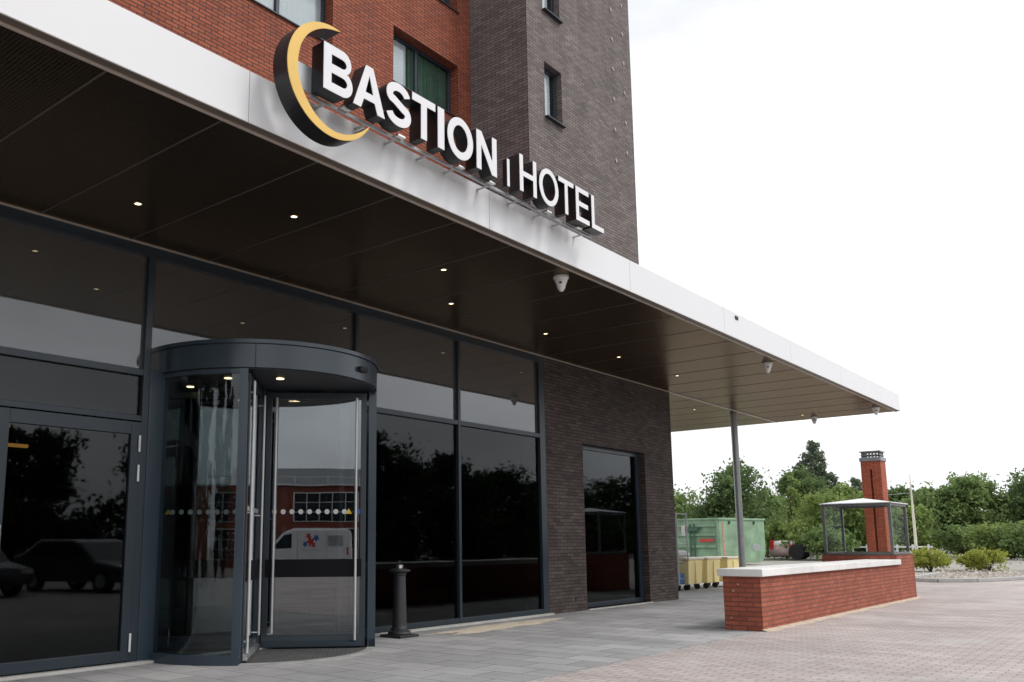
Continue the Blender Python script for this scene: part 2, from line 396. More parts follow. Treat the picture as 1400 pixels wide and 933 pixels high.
# ---------------------------------------------------------------- the hotel
D = 8.82            # line of the glazed front
SOF = 4.65          # underside of the canopy
hotel = thing('hotel_building', 'brick hotel with dark brick tower, red upper front and glazed ground floor', 'building', (13.3, 9.0, 0))

def wall_y(mb, y, xs, zs, holes, depth):
    """a wall facing -y made of rectangles, with openings that have reveals of a depth"""
    xs = sorted(set(xs + [h[0] for h in holes] + [h[1] for h in holes])); zs = sorted(set(zs + [h[2] for h in holes] + [h[3] for h in holes]))
    for i in range(len(xs)-1):
        for j in range(len(zs)-1):
            xm, zm = (xs[i]+xs[i+1])/2, (zs[j]+zs[j+1])/2
            if any(h[0]<xm<h[1] and h[2]<zm<h[3] for h in holes): continue
            mb.quad((xs[i],y,zs[j]),(xs[i+1],y,zs[j]),(xs[i+1],y,zs[j+1]),(xs[i],y,zs[j+1]))
    for x0,x1,z0,z1 in holes:
        d = y+depth
        mb.quad((x0,y,z0),(x0,y,z1),(x0,d,z1),(x0,d,z0)); mb.quad((x1,y,z0),(x1,d,z0),(x1,d,z1),(x1,y,z1))
        mb.quad((x0,y,z1),(x1,y,z1),(x1,d,z1),(x0,d,z1)); mb.quad((x0,y,z0),(x0,d,z0),(x1,d,z0),(x1,y,z0))

# dark brick ground-floor pier with its tall window opening
mb = MB()
wall_y(mb, 8.80, [13.34,18.5], [-.05,SOF], [(14.62,17.16,.02,3.15)], .19)
mb.quad((18.5,8.80,-.05),(18.5,22,-.05),(18.5,22,SOF),(18.5,8.80,SOF))
mb.quad((13.34,8.80,-.05),(13.34,8.80,SOF),(13.34,9.3,SOF),(13.34,9.3,-.05))
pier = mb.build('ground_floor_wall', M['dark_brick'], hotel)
pier['label'] = 'dark brown brick wall under the canopy with one tall window'
for x in (14.22, 17.80): MB().box(x-.03,x+.03,8.792,8.82,.195,.25).build('air_vent', M['black'], pier)
# tall window in the pier
w = MB()
for a in ((14.62,14.69,.02,3.15),(17.02,17.16,.02,3.15),(14.69,17.02,.02,.11),(14.69,17.02,3.06,3.15)): w.box(a[0],a[1],8.94,9.02,a[2],a[3])
tw = w.build('window', M['frame'], hotel, bevel=.004)
tw['label'] = 'tall dark window in the brown brick wall'
MB().box(14.69,17.02,8.975,8.985,.11,3.06).build('pane', M['glass'], tw)
MB().box(14.60,17.18,8.74,8.94,.0,.02).build('sill', M['sill_pale'], tw)

# glazed front: mullions, rails and panes (clear of the revolving door)
DRX, DRY, DRR = 6.90, 8.80, 1.39
fr = MB()
y0, y1 = 8.80, 8.90
for x0, x1, z0, z1 in ((5.24,5.32,0.03,4.52),(8.525,8.585,0.03,4.52),(10.826,10.886,0.03,4.52),(13.16,13.335,0.03,4.52),(2.05,2.12,.03,4.52),(-1.5,-1.42,.03,4.52)):
    fr.box(x0,x1,y0,y1,z0,z1)
fr.box(-1.42,13.335,y0-.003,y1+.003,4.52,4.645)
segs = [(-1.42,2.05),(2.12,5.24),(5.32,8.525),(8.585,10.826),(10.886,13.16)]
for a,b in segs: fr.box(a,b,y0+.004,y1-.004,3.13,3.205)
for a,b in segs[3:]+segs[:1]: fr.box(a,b,y0+.004,y1-.004,.03,.105)
fr.box(8.30,8.525,y0+.006,y1,.03,.105)
for a,b in segs[1:2]: fr.box(a,b,y0+.006,y1-.004,2.615,2.68)
cw = fr.build('glazing_frame', M['frame'], hotel, bevel=.004)
def pane(x0,x1,z0,z1,mat='glass',y=8.855):
    MB().box(x0,x1,y,y+.012,z0,z1).build('glass_pane', M[mat], hotel)
for a,b in segs: pane(a,b,3.205,4.52,'glass_upper')
pane(2.12,5.24,2.68,3.13); pane(8.585,10.826,.105,3.13); pane(10.886,13.16,.105,3.13); pane(-1.42,2.05,.105,3.13)
MB().box(8.33,8.525,8.855,8.867,.105,3.13).build('glass_pane', M['glass'], hotel)
# jamb panels beside the revolving door
MB().box(5.32,5.56,8.792,8.86,.0,3.20).build('jamb_panel', M['drum'], hotel, bevel=.004)
MB().box(8.24,8.30,8.792,8.86,.0,3.20).build('jamb_panel', M['drum'], hotel, bevel=.004)
MB().box(-1.42,13.34,8.70,8.80,-.03,.028).build('threshold', M['sill_pale'], hotel, bevel=.006)
# hinged door on the left: two leaves
for x0,x1,hx in ((3.70,5.235,5.215),(2.125,3.695,2.15)):
    m = MB()
    m.box(x0,x0+.11,8.79,8.86,.04,2.60); m.box(x1-.115,x1,8.79,8.86,.04,2.60)
    m.box(x0+.11,x1-.115,8.79,8.86,.04,.15); m.box(x0+.11,x1-.115,8.79,8.86,2.46,2.60)
    d = m.build('door', M['frame'], hotel, bevel=.004)
    MB().box(x0+.11,x1-.115,8.82,8.832,.15,2.46).build('pane', M['glass'], d)
    for z0,z1 in ((2.27,2.45),(1.945,2.125),(.135,.325)):
        MB().tube([(hx,8.775,z0),(hx,8.775,z1)],.013,8).build('hinge', M['white_paint'], d)
    if x0>3: MB().tube([(x0+.06,8.79,.95),(x0+.06,8.73,.97),(x0+.06,8.73,1.45),(x0+.06,8.79,1.47)],.014,8).build('handle', M['steel'], d)

# red brick upper front and its windows
RY = 10.43
rows = [(9.75,10.87),(12.08,13.20),(14.41,15.53)]
wins = [(7.58,9.47),(10.995,12.91),(4.15,6.05),(.72,2.62)]
holes = [(a,b,z0,z1) for a,b in wins for z0,z1 in rows]
mb = MB()
wall_y(mb, RY, [-6,13.32], [5.0,18.0], holes, .20)
mb.quad((-6,RY,5.0),(-6,RY,18),(-6,22,18),(-6,22,5.0))
mb.quad((-6,RY,18),(13.32,RY,18),(13.32,22,18),(-6,22,18))
mb.build('upper_wall', M['red_brick'], hotel)['label'] = 'red brick upper front with two-light windows'
def curtain(x0,x1,y,z0,z1,n,amp,name,mat,parent):
    v=[];f=[]
    for i in range(n+1):
        x=x0+(x1-x0)*i/n; yy=y+amp*math.sin(i*1.9)+amp*.5*math.sin(i*.83)
        v+=[(x,yy,z0),(x,yy,z1)]
    for i in range(n): f.append((2*i,2*i+2,2*i+3,2*i+1))
    MB().add(v,f).build(name,mat,parent,smooth=True)
def room_window(x0,x1,z0,z1,y,mid,style):
    m = MB(); a=.06
    m.box(x0,x0+a,y,y+.07,z0,z1); m.box(x1-a,x1,y,y+.07,z0,z1); m.box(x0+a,x1-a,y,y+.07,z0,z0+a); m.box(x0+a,x1-a,y,y+.07,z1-a,z1)
    if mid: m.box(mid-.035,mid+.035,y-.004,y+.074,z0+a,z1-a)
    wd = m.build('window', M['frame'], hotel, bevel=.004)
    MB().box(x0+a,x1-a,y+.03,y+.038,z0+a,z1-a).build('pane', M['glass_room'], wd)
    s=MB(); s.prism([(y-.235,z0-.035),(y-.235,z0-.015),(y+.0,z0+.004),(y+.0,z0-.035)],'x',x0-.02,x1+.02); s.build('sill', M['frame_dark'], wd)
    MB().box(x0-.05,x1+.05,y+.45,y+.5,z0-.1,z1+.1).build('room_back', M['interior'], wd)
    if style=='green':
        curtain(x0+.05,x0+.62,y+.055,z0,z1,24,.006,'curtain',M['curtain_white'],wd)
        curtain(x0+.66,x1,y+.075,z0,z1,46,.022,'curtain',M['curtain_green'],wd)
    elif style=='white':
        curtain(x0+.05,x1,y+.055,z0,z1,50,.006,'curtain',M['curtain_white'],wd)
    else:
        curtain(x0+.05,x0+.50,y+.055,z0,z1,14,.006,'curtain',M['curtain_white'],wd)  # white sheet standing in for sky reflected in the slim panes
    return wd
for a,b in wins[:2]:
    for z0,z1 in rows[:2]:
        room_window(a,b,z0,z1,RY+.20,(a+b)/2-.10,'green' if a>10 else 'white')
for a,b in wins[2:]:
    for z0,z1 in rows[:2]: room_window(a,b,z0,z1,RY+.20,(a+b)/2-.1,'white')
for a,b in wins: room_window(a,b,rows[2][0],rows[2][1],RY+.20,(a+b)/2-.1,'white')

# dark brick tower
TY = 9.0
mb = MB()
tw_h = [(13.915,14.56,z,z+1.19) for z in (9.715,12.06,14.4)]
wall_y(mb, TY, [13.32,17.68], [5.0,21.0], tw_h, .17)
mb.quad((13.32,TY,5.0),(13.32,TY,21),(13.32,22,21),(13.32,22,5.0))
mb.quad((17.68,TY,5.0),(17.68,22,5.0),(17.68,22,21),(17.68,TY,21))
mb.quad((13.32,TY,21),(17.68,TY,21),(17.68,22,21),(13.32,22,21))
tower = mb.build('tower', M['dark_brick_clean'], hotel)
tower['label'] = 'dark grey brown brick tower with narrow windows and small pale studs'
for x0,x1,z0,z1 in tw_h: room_window(x0,x1,z0,z1,TY+.15,None,'slim')
for k in range(10):
    z = 9.745+k*.745
    for x, dz in ((16.78,0),(17.305,.365)):
        m = MB(); m.prism([(x,z+dz-.065),(x+.05,z+dz),(x,z+dz+.065),(x-.05,z+dz)],'y',TY-.02,TY+.02)
        m.build('stud', M['stud'], tower, bevel=.006)

# dark hall behind the glass
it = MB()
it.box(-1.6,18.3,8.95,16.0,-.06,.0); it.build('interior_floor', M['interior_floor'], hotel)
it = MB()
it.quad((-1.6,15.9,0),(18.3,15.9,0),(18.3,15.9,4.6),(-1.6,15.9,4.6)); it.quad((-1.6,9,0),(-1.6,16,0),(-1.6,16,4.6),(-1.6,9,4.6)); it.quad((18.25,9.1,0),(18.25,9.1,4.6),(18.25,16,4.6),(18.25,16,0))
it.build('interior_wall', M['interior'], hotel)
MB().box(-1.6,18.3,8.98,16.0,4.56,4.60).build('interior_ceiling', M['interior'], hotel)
for x0,x1,y,z in ((2.2,6.2,13.6,2.75),(2.4,5.2,15.0,1.9),(4.2,6.6,15.2,3.25)):
    MB().box(x0,x1,y,y+.06,z,z+.05).build('cove_lamp', M['cove'], hotel)
for x,y in ((9.3,10.6),(11.6,10.8)):
    m=MB(); m.prism([(y,0),(y+.9,0),(y+.9,.85),(y+.72,.85),(y+.7,.42),(y,.42)],'x',x,x+1.3); m.build('lobby_bench', M['interior_red'], hotel, bevel=.03)

# ---------------------------------------------------------------- canopy
can = thing('entrance_canopy', 'long flat canopy with white fascia and dark perforated soffit over the hotel entrance', 'canopy', (10.0, 7.2, SOF))
CX0, CX1, CY0, CY1 = -4.0, 25.45, 5.52, 12.13
seams = [CX0, -2.4, .85, 4.11, 7.36, 10.56, 13.79, 17.0, 20.25, 23.5, CX1]
for a,b in zip(seams, seams[1:]):
    MB().box(a+.003,b-.003,CY0,CY0+.03,SOF+.0,5.10).build('fascia_panel', M['white_panel'], can, bevel=.003)
m=MB(); m.box(CX1-.03,CX1,CY0+.03,CY1,SOF,5.10); m.box(CX0,CX1,CY1,CY1+.03,SOF,5.10); m.build('fascia_end', M['white_panel'], can, bevel=.003)
MB().box(CX0,CX1-.03,CY0+.03,CY1,5.00,5.06).build('roof_deck', M['lead'], can)
MB().box(CX0,CX1-.02,CY0+.004,CY0+.085,SOF-.006,SOF+.012).build('edge_trim', M['lip'], can)
MB().box(CX0,CX1-.04,CY0+.085,CY0+.112,SOF-.022,SOF+.012).build('edge_bead', M['lip_light'], can, bevel=.003)
# soffit, with narrow joints across it
joints = [1.02,2.0, 2.95, 3.95, 4.98, 6.0, 6.95, 7.95, 9.05, 10.05, 11.1, 12.2, 13.3, 14.4, 15.5, 16.6, 17.7, 18.8, 19.9, 21.0, 22.1, 23.2, 24.3]
MB().box(CX0,CX1-.03,CY0+.112,CY1,SOF,SOF+.02).build('soffit', M['soffit'], can)
jm = MB()
for i,x in enumerate(joints): jm.box(x-.007,x+.007,CY0+.113,CY1-.02,SOF-.004,SOF+.01)
jm.build('soffit_joint', M['joint'], can)
MB().box(CX0,CX1-.06,8.76,8.795,SOF-.012,SOF+.01).build('wall_trim', M['lip_light'], can)
ls=MB()
x=18.56
while x<25.2:
    ls.add([(x,8.74,SOF-.013),(x+.075,8.74,SOF-.013),(x+.12,8.83,SOF-.013),(x+.045,8.83,SOF-.013)],[(0,3,2,1)]); x+=.15
ls.build('slotted_trim', M['white_paint'], can)
MB().box(14.27,14.39,5.508,5.53,4.985,5.045).build('overflow_spout', M['black'], can)
cp=MB(); cp.tube([(22.87,9.05,-.02),(22.87,9.05,SOF)],.088,24); c_=cp.build('column', M['post_grey'], can, smooth=True)
MB().lathe([(.13,0),(.13,.015),(.08,.02)],(22.87,9.05,0),20).build('base_plate', M['post_grey'], c_)

# downlights
def downlight(x,y,label,parts=None):
    t = thing('downlight', label, 'ceiling light', (x,y,SOF), 0, 'round downlights recessed in the canopy')
    MB().lathe([(.034,-.010),(.048,-.008),(.052,.002),(.034,.002)],(0,0,0),20,False).build('trim_ring', M['frame_dark'], t, local=True)
    MB().lathe([(.033,-.006),(.033,.0)],(0,0,0),20).build('lamp', M['warm_lamp'], t, local=True)
    return t
dl = downlight(4.458,7.755,'round downlight above the left end of the glazing, leftmost of the lit row')
for x,y,l in ((5.71,6.84,'round downlight in the canopy left of the revolving door drum, nearest the crescent sign'),
              (8.12,6.82,'round downlight farther out from the wall, above the right side of the revolving door'),
              (9.396,7.755,'round downlight in the wall row, just below its outer neighbour above the door'),
              (11.83,7.755,'round downlight in the wall row, above the last glazed bay beside the brown brick'),
              (14.27,7.755,'round downlight in the wall row, above the tall window in the brown brick'),
              (16.72,7.755,'round downlight near the right corner of the brown brick wall'),
              (21.4,9.5,'small round downlight behind the slotted strip near the grey column'),
              (24.37,7.72,'small round downlight near the far end of the canopy')):
    dup(dl,(x,y,SOF),label=l)
# security cameras
def cctv(x,y,label):
    t = thing('security_camera', label, 'camera', (x,y,SOF), 0, 'white dome cameras under the canopy edge')
    MB().lathe([(.095,-.035),(.10,-.03),(.10,-.004),(.095,0)],(0,0,0),24).build('base', M['camera_white'], t, local=True, smooth=True)
    MB().lathe([(.050,-.165),(.056,-.13),(.078,-.075),(.088,-.036)],(0,0,0),24).build('housing', M['camera_white'], t, local=True, smooth=True)
    MB().lathe([(.012,-.205),(.030,-.195),(.040,-.175),(.044,-.164)],(0,0,0),20).build('lens_dome', M['camera_white'], t, local=True, smooth=True)
    m=MB(); m.obox((-.062,-.03,-.10),.02,.03,.02,.4); m.build('sensor', M['black'], t, local=True)
    return t
c0 = cctv(9.34,5.866,'white dome camera under the canopy edge, nearest and largest, below the end of the sign')
for x,y,l in ((16.66,5.866,'white dome camera midway along the canopy edge, above and right of the brick corner'),
              (24.25,5.83,'white dome camera at the far front corner of the canopy'),
              (24.96,7.6,'white dome camera hanging from the end edge of the canopy, beyond the grey column')):
    dup(c0,(x,y,SOF),label=l)

# ---------------------------------------------------------------- sign on the canopy
sign = thing('roof_sign', 'channel letter sign BASTION HOTEL with gold crescent standing on the canopy edge', 'sign', (6.9,5.3,5.0))
LY, LB, LZ, LH = 5.20, 5.350, 5.06, .425
def curve_mesh(name, polys, y0, y1, mat, parent):
    """fills 2D outlines (x,z) with holes, thickness from y0 to y1"""
    cu = bpy.data.curves.new(name,'CURVE'); cu.dimensions='2D'; cu.fill_mode='BOTH'; cu.extrude=(y1-y0)/2
    for p in polys:
        sp = cu.splines.new('POLY'); sp.points.add(len(p)-1)
        for q,pt in zip(p,sp.points): pt.co=(q[0],q[1],0,1)
        sp.use_cyclic_u=True
    tmp = bpy.data.objects.new(name+'_tmp', cu); COL.objects.link(tmp)
    dg = bpy.context.evaluated_depsgraph_get(); dg.update()
    me = bpy.data.meshes.new_from_object(tmp.evaluated_get(dg))
    bpy.data.objects.remove(tmp); bpy.data.curves.remove(cu)
    vs=[(v.co.x,(y0+y1)/2-v.co.z,v.co.y) for v in me.vertices]
    fs=[tuple(p.vertices) for p in me.polygons]
    bpy.data.meshes.remove(me)
    return MB().add(vs,fs).build(name,mat,parent)
def ell(cx,cz,rx,rz,a0=0,a1=360,n=40,end=True):
    k = n if not end else n+1
    return [(cx+rx*math.cos(R(a0+(a1-a0)*i/n)), cz+rz*math.sin(R(a0+(a1-a0)*i/n))) for i in range(k)]
def glyph(ch,w,s):
    h=LH; sv=s*.92
    if ch=='I': return [[(0,0),(w,0),(w,h),(0,h)]]
    if ch=='T': return [[(w/2-s/2,0),(w/2+s/2,0),(w/2+s/2,h-sv),(w,h-sv),(w,h),(0,h),(0,h-sv),(w/2-s/2,h-sv)]]
    if ch=='L': return [[(0,0),(w,0),(w,sv),(s,sv),(s,h),(0,h)]]
    if ch=='E': return [[(0,0),(w,0),(w,sv),(s,sv),(s,h/2-sv/2+.01),(w*.92,h/2-sv/2+.01),(w*.92,h/2+sv/2+.01),(s,h/2+sv/2+.01),(s,h-sv),(w*.98,h-sv),(w*.98,h),(0,h)]]
    if ch=='H': return [[(0,0),(s,0),(s,h/2-sv/2),(w-s,h/2-sv/2),(w-s,0),(w,0),(w,h),(w-s,h),(w-s,h/2+sv/2),(s,h/2+sv/2),(s,h),(0,h)]]
    if ch=='N': return [[(0,0),(s*.9,0),(s*.9,h*.66),(w-s*.98,0),(w,0),(w,h),(w-s*.9,h),(w-s*.9,h*.34),(s*.98,h),(0,h)]]
    if ch=='O': return [ell(w/2,h/2,w/2,h/2+.008,n=48,end=False), ell(w/2,h/2,w/2-s,h/2+.008-sv,n=48,end=False)]
    if ch=='A':
        t=s*.5
        return [[(0,0),(s*1.05,0),(s*1.05+(w/2-t)*.235,h*.225),(w-s*1.05-(w/2-t)*.235,h*.225),(w-s*1.05,0),(w,0),(w/2+t,h),(w/2-t,h)],
                [(s*.98+(w/2-t)*.40,h*.39),(w-s*.98-(w/2-t)*.40,h*.39),(w/2,h*.80)]]
    if ch=='B':
        r1=h*.255; r2=h*.285; m=h*.505
        out=[(0,0),(w-r2,0)]+ell(w-r2,r2,r2,r2,-90,55,16)+[(w-r2*.62,m)]+ell(w-r1-.018,h-r1,r1,r1,-52,90,16)+[(0,h)]
        k1=r2-sv*1.0; k2=r1-sv*.98
        in1=[(s,sv)]+ell(w-r2,sv+(m-sv/2-sv)/2,(m-sv/2-sv)/2+.012,(m-sv/2-sv)/2,-90,90,14)+[(s,m-sv/2)]
        in2=[(s,m+sv/2)]+ell(w-r1-.02,(m+sv/2+h-sv)/2,(h-sv-m-sv/2)/2+.012,(h-sv-m-sv/2)/2,-90,90,14)+[(s,h-sv)]
        return [out,in1,in2]
    if ch=='S':
        hw=s/2; rx=w/2-hw; c=[]
        zt=h-hw*.95; zm=h*.505; zb=hw*.95
        ru=(zt-zm)/2; rl=(zm-zb)/2
        c+=ell(w/2-.003,zm+ru,rx*.94,ru,12,210,26)
        c+=[(w/2-.055,zm+.028),(w/2,zm+.003),(w/2+.055,zm-.022)]
        c+=ell(w/2,zb+rl,rx,rl,32,-168,28)
        L_=[];R_=[]
        for i,p in enumerate(c):
            a=c[max(i-1,0)]; b=c[min(i+1,len(c)-1)]
            dx,dz=b[0]-a[0],b[1]-a[1]; q=math.hypot(dx,dz); nx,nz=-dz/q,dx/q
            hh=hw*(.96 if abs(nz)>.8 else 1.0)
            L_.append((p[0]+nx*hh,p[1]+nz*hh)); R_.append((p[0]-nx*hh,p[1]-nz*hh))
        return [L_+R_[::-1]]
letters=[('B',4.625,4.964,.090),('A',4.974,5.371,.090),('S',5.389,5.725,.084),('T',5.743,6.077,.084),('I',6.115,6.212,.097),('O',6.262,6.670,.086),('N',6.730,7.075,.086),
         ('H',7.498,7.823,.064),('O',7.879,8.274,.064),('T',8.285,8.610,.062),('E',8.662,8.963,.063),('L',9.026,9.306,.062)]
for ch,x0,x1,s in letters:
    g=[[(x0+p[0],LZ+p[1]) for p in poly] for poly in glyph(ch,x1-x0,s)]
    b=curve_mesh('letter', g, LY+.004, LB, M['letter_side'], sign)
    b['label']='white faced letter %s with black sides'%ch
    curve_mesh('letter_face', g, LY-.002, LY+.0035, M['white_letter'], b)
g=[[(7.262,5.033),(7.304,5.033),(7.304,5.342),(7.262,5.342)]]
b=curve_mesh('divider_bar', g, LY+.004, LY+.06, M['letter_side'], sign); curve_mesh('bar_face', g, LY-.002, LY+.0035, M['white_letter'], b)
# crescent
outer=[(4.736+.504*math.cos(R(a)),5.155+.504*math.sin(R(a))) for a in np.linspace(81,332,64)]
raw=[(5.181,4.919),(5.088,4.836),(4.981,4.768),(4.875,4.725),(4.771,4.711),(4.669,4.725),(4.568,4.768),(4.485,4.835),(4.418,4.918),(4.372,5.006),(4.346,5.095),(4.344,5.203),(4.369,5.327),(4.425,5.436),(4.505,5.522),(4.608,5.590),(4.701,5.625),(4.800,5.650)]
inner=[]
for i in range(len(raw)-1):
    p0,p1,p2,p3=[np.array(raw[min(max(i+k,0),len(raw)-1)]) for k in (-1,0,1,2)]
    for t in np.linspace(0,1,5)[:-1]:
        inner.append(tuple(.5*((2*p1)+(-p0+p2)*t+(2*p0-5*p1+4*p2-p3)*t*t+(-p0+3*p1-3*p2+p3)*t**3)))
cres=[outer+inner[2:-2]]
cb=curve_mesh('crescent', cres, LY+.004, LB+.03, M['letter_side'], sign); cb['label']='gold faced crescent moon emblem with black rim'
curve_mesh('crescent_face', cres, LY-.004, LY+.0035, M['gold'], cb)
# rail and brackets
MB().box(4.62,9.24,5.352,5.372,5.024,5.052).build('rail', M['zinc'], sign)
for x in (4.80,5.30,5.70,6.16,6.58,7.15,7.70,8.22,8.62,9.12):
    m=MB(); m.box(x-.018,x+.018,5.372,5.519,5.036,5.042)
    m.build('bracket', M['zinc'], sign)
for x in (4.99,5.70,6.60,7.12,8.22,8.9):
    MB().box(x-.05,x+.05,5.29,5.351,5.040,5.056).build('clip', M['steel'], sign)
MB().box(4.43,4.70,5.352,5.365,5.055,5.29).build('back_plate', M['zinc'], sign)

# ---------------------------------------------------------------- revolving door
rd = thing('revolving_door', 'dark grey four-wing revolving door with curved glass sides in front of the glazing', 'revolving door', (DRX,DRY,0))
C2=(DRX,DRY)
Z0, ZT = 3.19, 3.455
dm=MB(); dm.arcwall(C2,DRR+.01,DRR+.05,R(180-8),R(360+8),Z0,ZT,72)
drum=dm.build('drum_fascia', M['drum'], rd, smooth=True)
MB().arcwall(C2,DRR+.02,DRR+.075,R(180-6),R(366),ZT+.006,ZT+.05,72).build('drum_rim', M['drum'], drum, smooth=True)
m=MB()
for a in (R(228.5),R(311.5)):
    m.arcwall(C2,DRR+.05,DRR+.052,a-.0025,a+.0025,Z0,ZT,1)
m.build('panel_joint', M['black'], drum)
m=MB(); m.lathe([(DRR+.03,ZT+.0),(DRR+.03,ZT+.03)],(DRX,DRY,0),64); m.build('drum_roof', M['frame_dark'], rd)
m=MB(); m.lathe([(DRR+.008,Z0-.012),(DRR+.008,Z0+.02)],(DRX,DRY,0),64); m.build('drum_ceiling', M['frame_dark'], rd)
for k,a in enumerate((205,245,20,340,150,110,70)):
    x,y=DRX+.88*math.cos(R(a)),DRY+.88*math.sin(R(a))
    MB().lathe([(.045,Z0-.018),(.045,Z0-.013)],(x,y,0),16).build('ceiling_lamp', M['warm_lamp'], rd)
m=MB(); m.prism([(-.075,-.03),(.075,-.03),(.085,0),(.075,.03),(-.075,.03),(-.085,0)],'y',-.045,.0)
sa=R(285); sx,sy=DRX+(DRR+.052)*math.cos(sa),DRY+(DRR+.052)*math.sin(sa)
so=m.build('motion_sensor', M['black'], rd, local=True, bevel=.008); so.location=(sx-DRX,sy-DRY,3.315); so.rotation_euler=(0,0,sa+PI/2)
# side walls: curved glass in frames, left and right
A1,A2 = 225.5, 134.5
for a0,a1 in ((A2,A1),(-45.5,45.5)):
    m=MB()
    m.arcwall(C2,DRR-.03,DRR+.045,R(a0),R(a1),.0,.105,30); m.arcwall(C2,DRR-.03,DRR+.02,R(a0),R(a1),Z0-.06,Z0-.012,30)
    for a in (a0,a1,):
        s_=3.6 if a==a1 else -3.6
        lo,hi=sorted((a,a-s_))
        m.arcwall(C2,DRR-.045,DRR+.05,R(lo),R(hi),.002,Z0-.012,3)
    sw=m.build('side_frame', M['drum'], rd, smooth=True)
    m=MB(); m.arcwall(C2,DRR-.004,DRR+.004,R(a0+3.6),R(a1-3.6),.105,Z0-.06,30); m.build('curved_glass', M['glass_drum'], sw, smooth=True)
    m=MB()
    for a in ((178.5,) if a0>100 else (1.5,)):
        m.arcwall(C2,DRR-.03,DRR+.04,R(a-1.4),R(a+1.4),.105,Z0-.06,2)
    m.build('mid_post', M['drum'], sw)
# four wings
def wing(ang):
    ca,sa_=math.cos(ang),math.sin(ang)
    def L(mb): # local (r, t, z) to world
        mb.v=[(DRX+p[0]*ca-p[1]*sa_, DRY+p[0]*sa_+p[1]*ca, p[2]) for p in mb.v]; return mb
    r0,r1=.06,1.315; b=.075
    m=MB(); m.box(r0,r0+.07,-.025,.025,.02,3.15); m.box(r1-.07,r1,-.025,.025,.02,3.15); m.box(r0+.07,r1-.07,-.025,.025,.02,.17); m.box(r0+.07,r1-.07,-.025,.025,3.07,3.15)
    w=L(m).build('wing', M['frame'], rd, bevel=.004)
    m=MB(); m.box(r0+.07,r1-.07,-.005,.005,.17,3.07); L(m).build('pane', M['glass_wing'], w)
    m=MB(); m.box(r0+.03,r1-.05,-.03,-.012,.855,1.07); m.box(r0+.03,r1-.05,.012,.03,.855,1.07); L(m).build('push_band', M['black_band'], w)
    for r in (.19,1.19):
        for t in (-.055,.055):
            m=MB(); m.tube([(r,t,.10 if r>1 else .19),(r,t,3.08)],.016,10)
            for z in (.22,1.6,2.95): m.tube([(r,0,z),(r,t,z)],.01,6)
            L(m).build('handle', M['bar'], w, smooth=True)
    m=MB()
    def disc(mb,r,z,rad,n=14):
        for t in (-.0065,.0065):
            mb.add([(r+rad*math.cos(2*PI*k/n),t,z+rad*math.sin(2*PI*k/n)) for k in range(n)],[tuple(range(n))])
    for k in range(9): disc(m,.165+k*.108+.02,1.652,.031)
    L(m).build('dot_sticker', M['white_dot'], w)
    m=MB()
    for t in (-.0065,.0065): m.add([(1.10-.04,t,1.625),(1.10+.04,t,1.625),(1.10,t,1.692)],[(0,1,2)])
    L(m).build('warning_sticker', M['yellow_dot'], w)
    m=MB(); disc(m,1.225,1.652,.031); L(m).build('notice_sticker', M['blue_dot'], w)
    # curved aluminium kick rail with brush
    m=MB(); m.prism([(-.075,.03),(.075,.03),(.075,.055),(.03,.10),(.026,.155),(-.026,.155),(-.03,.10),(-.075,.055)],'x',r0+.03,r1-.03); L(m).build('kick_rail', M['steel'] if abs(ang-R(225))<.01 else M['frame'], w)
    return w
for a in (-45,45,135,225): wing(R(a))
MB().lathe([(.055,.0),(.055,3.17)],(DRX,DRY,0),20).build('centre_post', M['frame'], rd, smooth=True)
MB().lathe([(DRR-.05,.0),(DRR-.05,.008)],(DRX,DRY,0),64).build('floor_mat', M['mat'], rd)
MB().arcwall(C2,DRR-.05,DRR+.055,R(225),R(315),.0,.012,30).build('threshold_ring', M['ring'], rd)

# ---------------------------------------------------------------- bollard ashtray
t = thing('ash_bollard','dark grey cast iron column ashtray with round cap beside the revolving door','ashtray',(9.02,8.40,0),R(0))
m=MB(); m.box(-.19,.19,-.19,.19,0,.035); m.build('base_plate', M['cast_iron'], t, local=True, bevel=.008)
MB().lathe([(.155,.035),(.16,.05),(.15,.075),(.125,.085),(.122,.11),(.105,.125),(.098,.16),(.083,.80),(.080,.815)],(0,0,0),28).build('column', M['cast_iron'], t, local=True, smooth=True)
cap=MB().lathe([(.080,.815),(.090,.83),(.088,.85),(.105,.86),(.142,.872),(.150,.886),(.142,.899),(.08,.915),(.055,.92)],(0,0,0),28).build('cap', M['cast_iron'], t, local=True, smooth=True)
m=MB(); m.lathe([(.046,.918),(.046,.955),(.052,.957),(.052,.962),(.03,.965)],(0,0,0),16); m.build('bowl', M['steel'], t, local=True, smooth=True)
m=MB(); m.tube([(.03*math.cos(a),0,.985+.03*math.sin(a)) for a in np.linspace(-.6,PI+.6,12)],.009,6); m.build('lifting_ring', M['cast_iron'], t, local=True)

# ---------------------------------------------------------------- low brick wall, glass enclosure, chimney
WX0,WX1,WY0,WY1=12.55,21.74,4.72,5.27
t = thing('garden_wall','low orange red brick wall with white stone coping at the edge of the forecourt','wall',(17.0,5.0,0))
m=MB(); m.box(WX0,20.26,WY0,WY1,-.05,.757); m.build('wall_body', M['wall_brick'], t)
xs=[12.50,14.3,16.1,17.9,19.3,20.38]
for a,b in zip(xs,xs[1:]): MB().box(a+.002,b-.002,4.665,5.33,.757,.862).build('coping', M['coping'], t, bevel=.008)
m=MB(); m.box(20.262,WX1,WY0-.002,6.22,-.05,.945); m.build('raised_end', M['wall_brick'], t)
MB().box(20.40,WX1-.1,4.8,6.12,.945,.957).build('inner_top', M['lead'], t)
m=MB()
for y,z in ((5.05,.645),(5.12,.55),(5.17,.17)): m.box(WX0-.004,WX0+.01,y-.014,y+.012,z-.009,z+.009)
m.build('mortar_spot', M['sand'], t)

